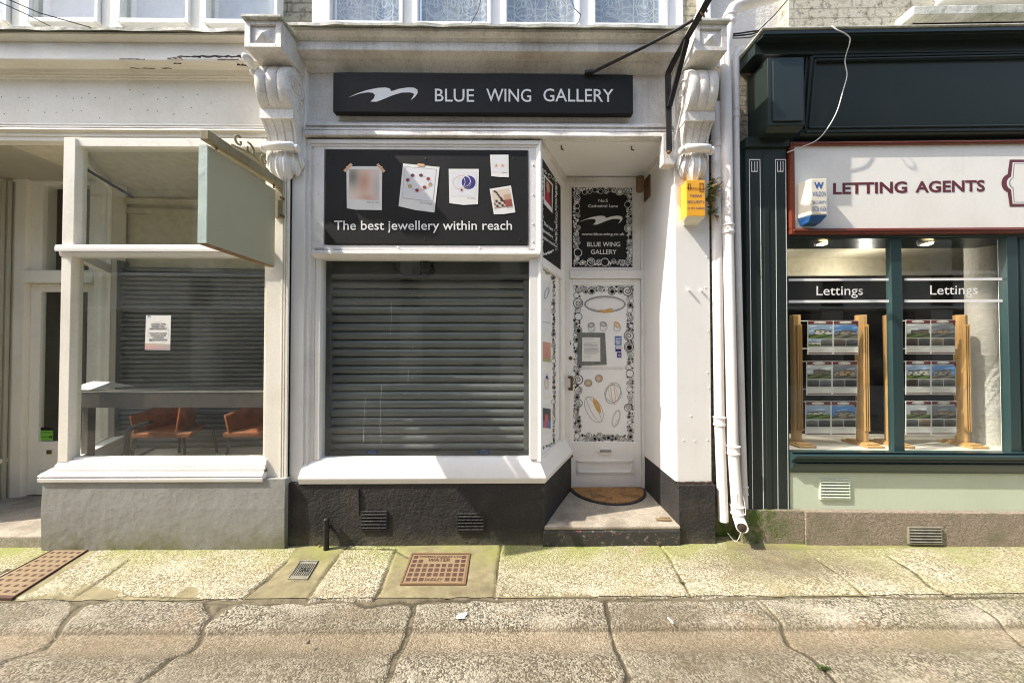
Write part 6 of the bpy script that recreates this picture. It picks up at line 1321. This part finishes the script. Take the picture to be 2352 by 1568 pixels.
def room(seed):
    r_ = random.Random(seed*7+1); a = r_.randint(90, 170); w_ = r_.choice(((1, 1, 1), (1.1, .95, .8), (.9, .95, 1)))
    def f(u, v):
        k = a*(.6+.5*abs(u-.5))*(1.15 if v < .3 else .8 if v < .65 else .55)*(1.25 if math.hypot(u-.5, v-.4) < .16 else 1); return tuple(max(0, min(255, k*q)) for q in w_)
    return f
def stand(lp, rp, base_l, base_r, lab, n0):
    ys = .26; r = thing('display_stand', lab, 'display stand', (X((lp+rp)/2, ys, 1000), ys, zfl), 'oak display stands in the letting agent window')
    zt2 = Z(724, ys, 1900)
    xl_, xr_ = X(lp, ys, 900), X(rp, ys, 900)
    for xx in (xl_, xr_):
        b = MB(); a = .038; q = [(xx+a*math.cos(R(t+12)), ys+a*math.sin(R(t+12))) for t in (20, 70, 110, 160, 200, 250, 290, 340)]; b.profz(q, zfl+.03, zt2)
        for t in (-.016, 0, .016): b.box(xx+t-.003, xx+t+.003, ys-.047, ys-.03, zfl+.12, zt2-.08)
        b.build('post', M['oak'], r, bevel=.003)
        b = MB(); b.box(xx-.07, xx+.07, ys-.11, ys+.11, zfl, zfl+.018); b.box(xx-.055, xx+.055, ys-.085, ys+.085, zfl+.018, zfl+.03); b.build('foot', M['oak'], r, bevel=.004)
    for k in range(3):
        z = Z((737, 830, 922)[k], ys, 1900)
        for dz in (0, -.235):
            b = MB(); b.tube([(xl_, ys, z+dz), (xr_, ys, z+dz)], .004, 6); b.build('rod', M['acryl'], r)
    return ys
card_words = ['top', 'middle', 'bottom']
def cards(row, l, r_, yt, yb, stn, seed, yy):
    mid = (l+r_)/2
    for c, (a, d_) in enumerate(((l, mid), (mid, r_))):
        pl = Front(yy); tl, br_ = (a+.4, yt+.5), (d_-.4, yb)
        o = MB(); o.slab([(a+.3, yt), (d_-.3, yt), (d_-.8, yb), (a-.2, yb)], pl, .004)
        hid = ''
        side = ('left' if c == 0 else 'right'); ph = ['stone farmhouse and lawn', 'white gabled house', 'dark chapel house', 'blue roofed house', 'hip roofed bungalow', 'white terrace', 'white flat fronted house', 'low grey house', 'grey hotel', 'sandy beach view', 'green hillside', 'pitched bungalow']
        root = tag(o.build('property_card', M['paper']), 'property card showing %s, %s row of the %s stand' % (ph[seed*2+c], card_words[row], stn), 'property card', 'property cards on the display stands')
        W_ = d_-a; H_ = yb-yt; P_ = lambda u, v: (a+W_*u-.5*v, yt+H_*v)
        def rect(u0, u1, v0, v1): return [P_(u0, v0), P_(u1, v0), P_(u1, v1), P_(u0, v1)]
        b = MB(); b.poly(rect(.02, .98, .01, .11), pl, .0052); b.poly(rect(.04, .97, .945, .975), pl, .0052)
        if c == 1 and seed != 1: b.poly([P_(.78, .01), P_(.98, .01), P_(.98, .2)], pl, .0062)
        b.build('header', M['maroon'], root)
        b = MB(); b.ell(P_(.48, .06), 14.5, 2.8, pl, off=.0056, n=16); b.build('name_plate', M['paper'], root)
        b = MB(); b.text('Philip Martin', P_(.3, .08), P_(.66, .08), 2.6, pl, .0062, shear=.4)
        for k in range(5): ln(b, P_(.06, .80+.03*k), P_(.5+.4*((k*37) % 10)/10, .80+.03*k), .35, pl, .0052)
        b.build('lettering', M['grey'], root)
        ss = seed*2+c; b = MB(); b.pic(rect(.03, .97, .13, .52), pl, house(ss), 30, 22, .0054); b.build('main_photo', M['print'], root)
        b = MB(); b.pic(rect(.03, .49, .55, .75), pl, room(ss) if ss else house(8), 12, 10, .0054); b.pic(rect(.51, .97, .55, .75), pl, room(ss+20), 12, 10, .0054); b.build('small_photo', M['print'], root)
ys = stand(1828, 1979, 0, 0, 'oak display stand in the left pane of the letting window', 0)
for k, (yt, yb) in enumerate(((736, 814), (829, 907), (921, 999))): cards(k, 1854-k*2.5, 1971-k*2.5, yt, yb, 'left', k, ys-.05)
ys = stand(2045, 2208, 0, 0, 'oak display stand standing right of the letting window post', 3)
for k, (yt, yb) in enumerate(((734, 813), (828, 906), (920, 998))): cards(k, 2079, 2193+k*1.5, yt, yb, 'right', 3+k, ys-.05)
# upper wall of the agent
b = MB(); yq = .08; b.box(X(1812, yq, 30), xR, yq, .5, zr_(70, -.19)-.05, 6.0); b.build('brick_wall', M['brickr'], ER)
b = MB(); b.box(X(2083, .0, 20), xR, -.04, .1, Z(33, -.04, 2200), Z(12, -.04, 2200)); b.box(X(2090, .04, 40), xR, .02, .1, Z(45, .02, 2200), Z(33, -.04, 2200)); b.build('upper_sill', M['lead'], ER, bevel=.006)
b = MB(); b.box(X(2140, .1, 5), 5.4, .03, .08, Z(8, .06, 2200), 5.2)
f = b.build('upper_window', M['clean'], ER); b = MB(); b.box(X(2150, .1, 5), 5.3, .02, .03, Z(4, .06, 2200), 5.1); b.build('pane', M['glassu'], f)
S[0] = 0.0
# ================================================================ opposite side of the lane (seen only reflected in the glass)
OR = thing('opposite_building', 'pale shop building across the lane, seen in window reflections', 'building', (0, -5.2, 0))
b = MB(); yo = -4.9
zs = [(0, .6), (2.35, 3.1), (4.9, 6.6)]
for z0, z1 in zs: b.box(-14, 14, yo-.3, yo, z0-.05, z1)
xs = -14
while xs < 14: b.box(xs, xs+.45, yo-.3, yo, .6, 4.9); xs += 2.3
b.build('wall', M['opp'], OR)
b = MB(); b.box(-14, 14, yo-.5, yo-.3, 0, 4.9); b.build('dark_interior', M['dark'], OR)
b = MB(); b.box(-14, 14, yo-.02, yo+.12, 3.05, 3.12); b.box(-14, 14, yo-.02, yo+.06, 2.32, 2.37); b.build('trim', M['white'], OR)
vs, fs = textmesh('HD Healing Centre'); b = MB(); b.add([(-5.3-1.9*u, yo+.01, 2.62+.2*v) for u, v in vs], fs)
vs, fs = textmesh('Cathedral Jewellers'); b.add([(-1.9-2.3*u, yo+.01, 2.58+.19*v) for u, v in vs], fs); b.build('lettering', M['ink'], OR)
# ================================================================ LIGHT, CAMERA
w = bpy.data.worlds.new("World"); sc.world = w; w.use_nodes = True; nt_ = w.node_tree; bg = nt_.nodes['Background']
sky = nt_.nodes.new('ShaderNodeTexSky'); sky.sky_type = 'NISHITA'; sky.sun_disc = False
SD = Vector((-3.8, -1.0, 4.5)).normalized()
sky.sun_elevation = math.asin(SD.z); sky.sun_rotation = math.atan2(SD.x, SD.y); sky.air_density = 1.2; sky.dust_density = 2.5; sky.ozone_density = .6
nt_.links.new(sky.outputs[0], bg.inputs[0]); bg.inputs[1].default_value = .15
sun = bpy.data.lights.new('sun', 'SUN'); sun.energy = 3.0; sun.angle = R(.55); sun.color = (1, .925, .81)
so_ = bpy.data.objects.new('sun', sun); COL.objects.link(so_); so_.rotation_euler = SD.to_track_quat('Z', 'Y').to_euler(); so_.location = (-6, -4, 9)
cam = bpy.data.cameras.new('camera'); cam.sensor_width = 36; cam.lens = 36*F/2352; cam.clip_end = 500; cam.clip_start = .05
co = bpy.data.objects.new('camera', cam); COL.objects.link(co); co.location = (0, CY, CH); co.rotation_euler = (R(90)+PIT, 0, -YAW); sc.camera = co
sc.view_settings.view_transform = 'Standard'; sc.view_settings.look = 'None'; sc.view_settings.exposure = 1.42; sc.view_settings.gamma = 1
sc.cycles.use_denoising = True; sc.cycles.sample_clamp_indirect = 4; sc.cycles.use_adaptive_sampling = False; sc.cycles.pixel_filter_type = 'BLACKMAN_HARRIS'; sc.cycles.filter_width = 1.1; sc.cycles.blur_glossy = .5; sc.cycles.max_bounces = 8; sc.cycles.transparent_max_bounces = 12; sc.cycles.diffuse_bounces = 4
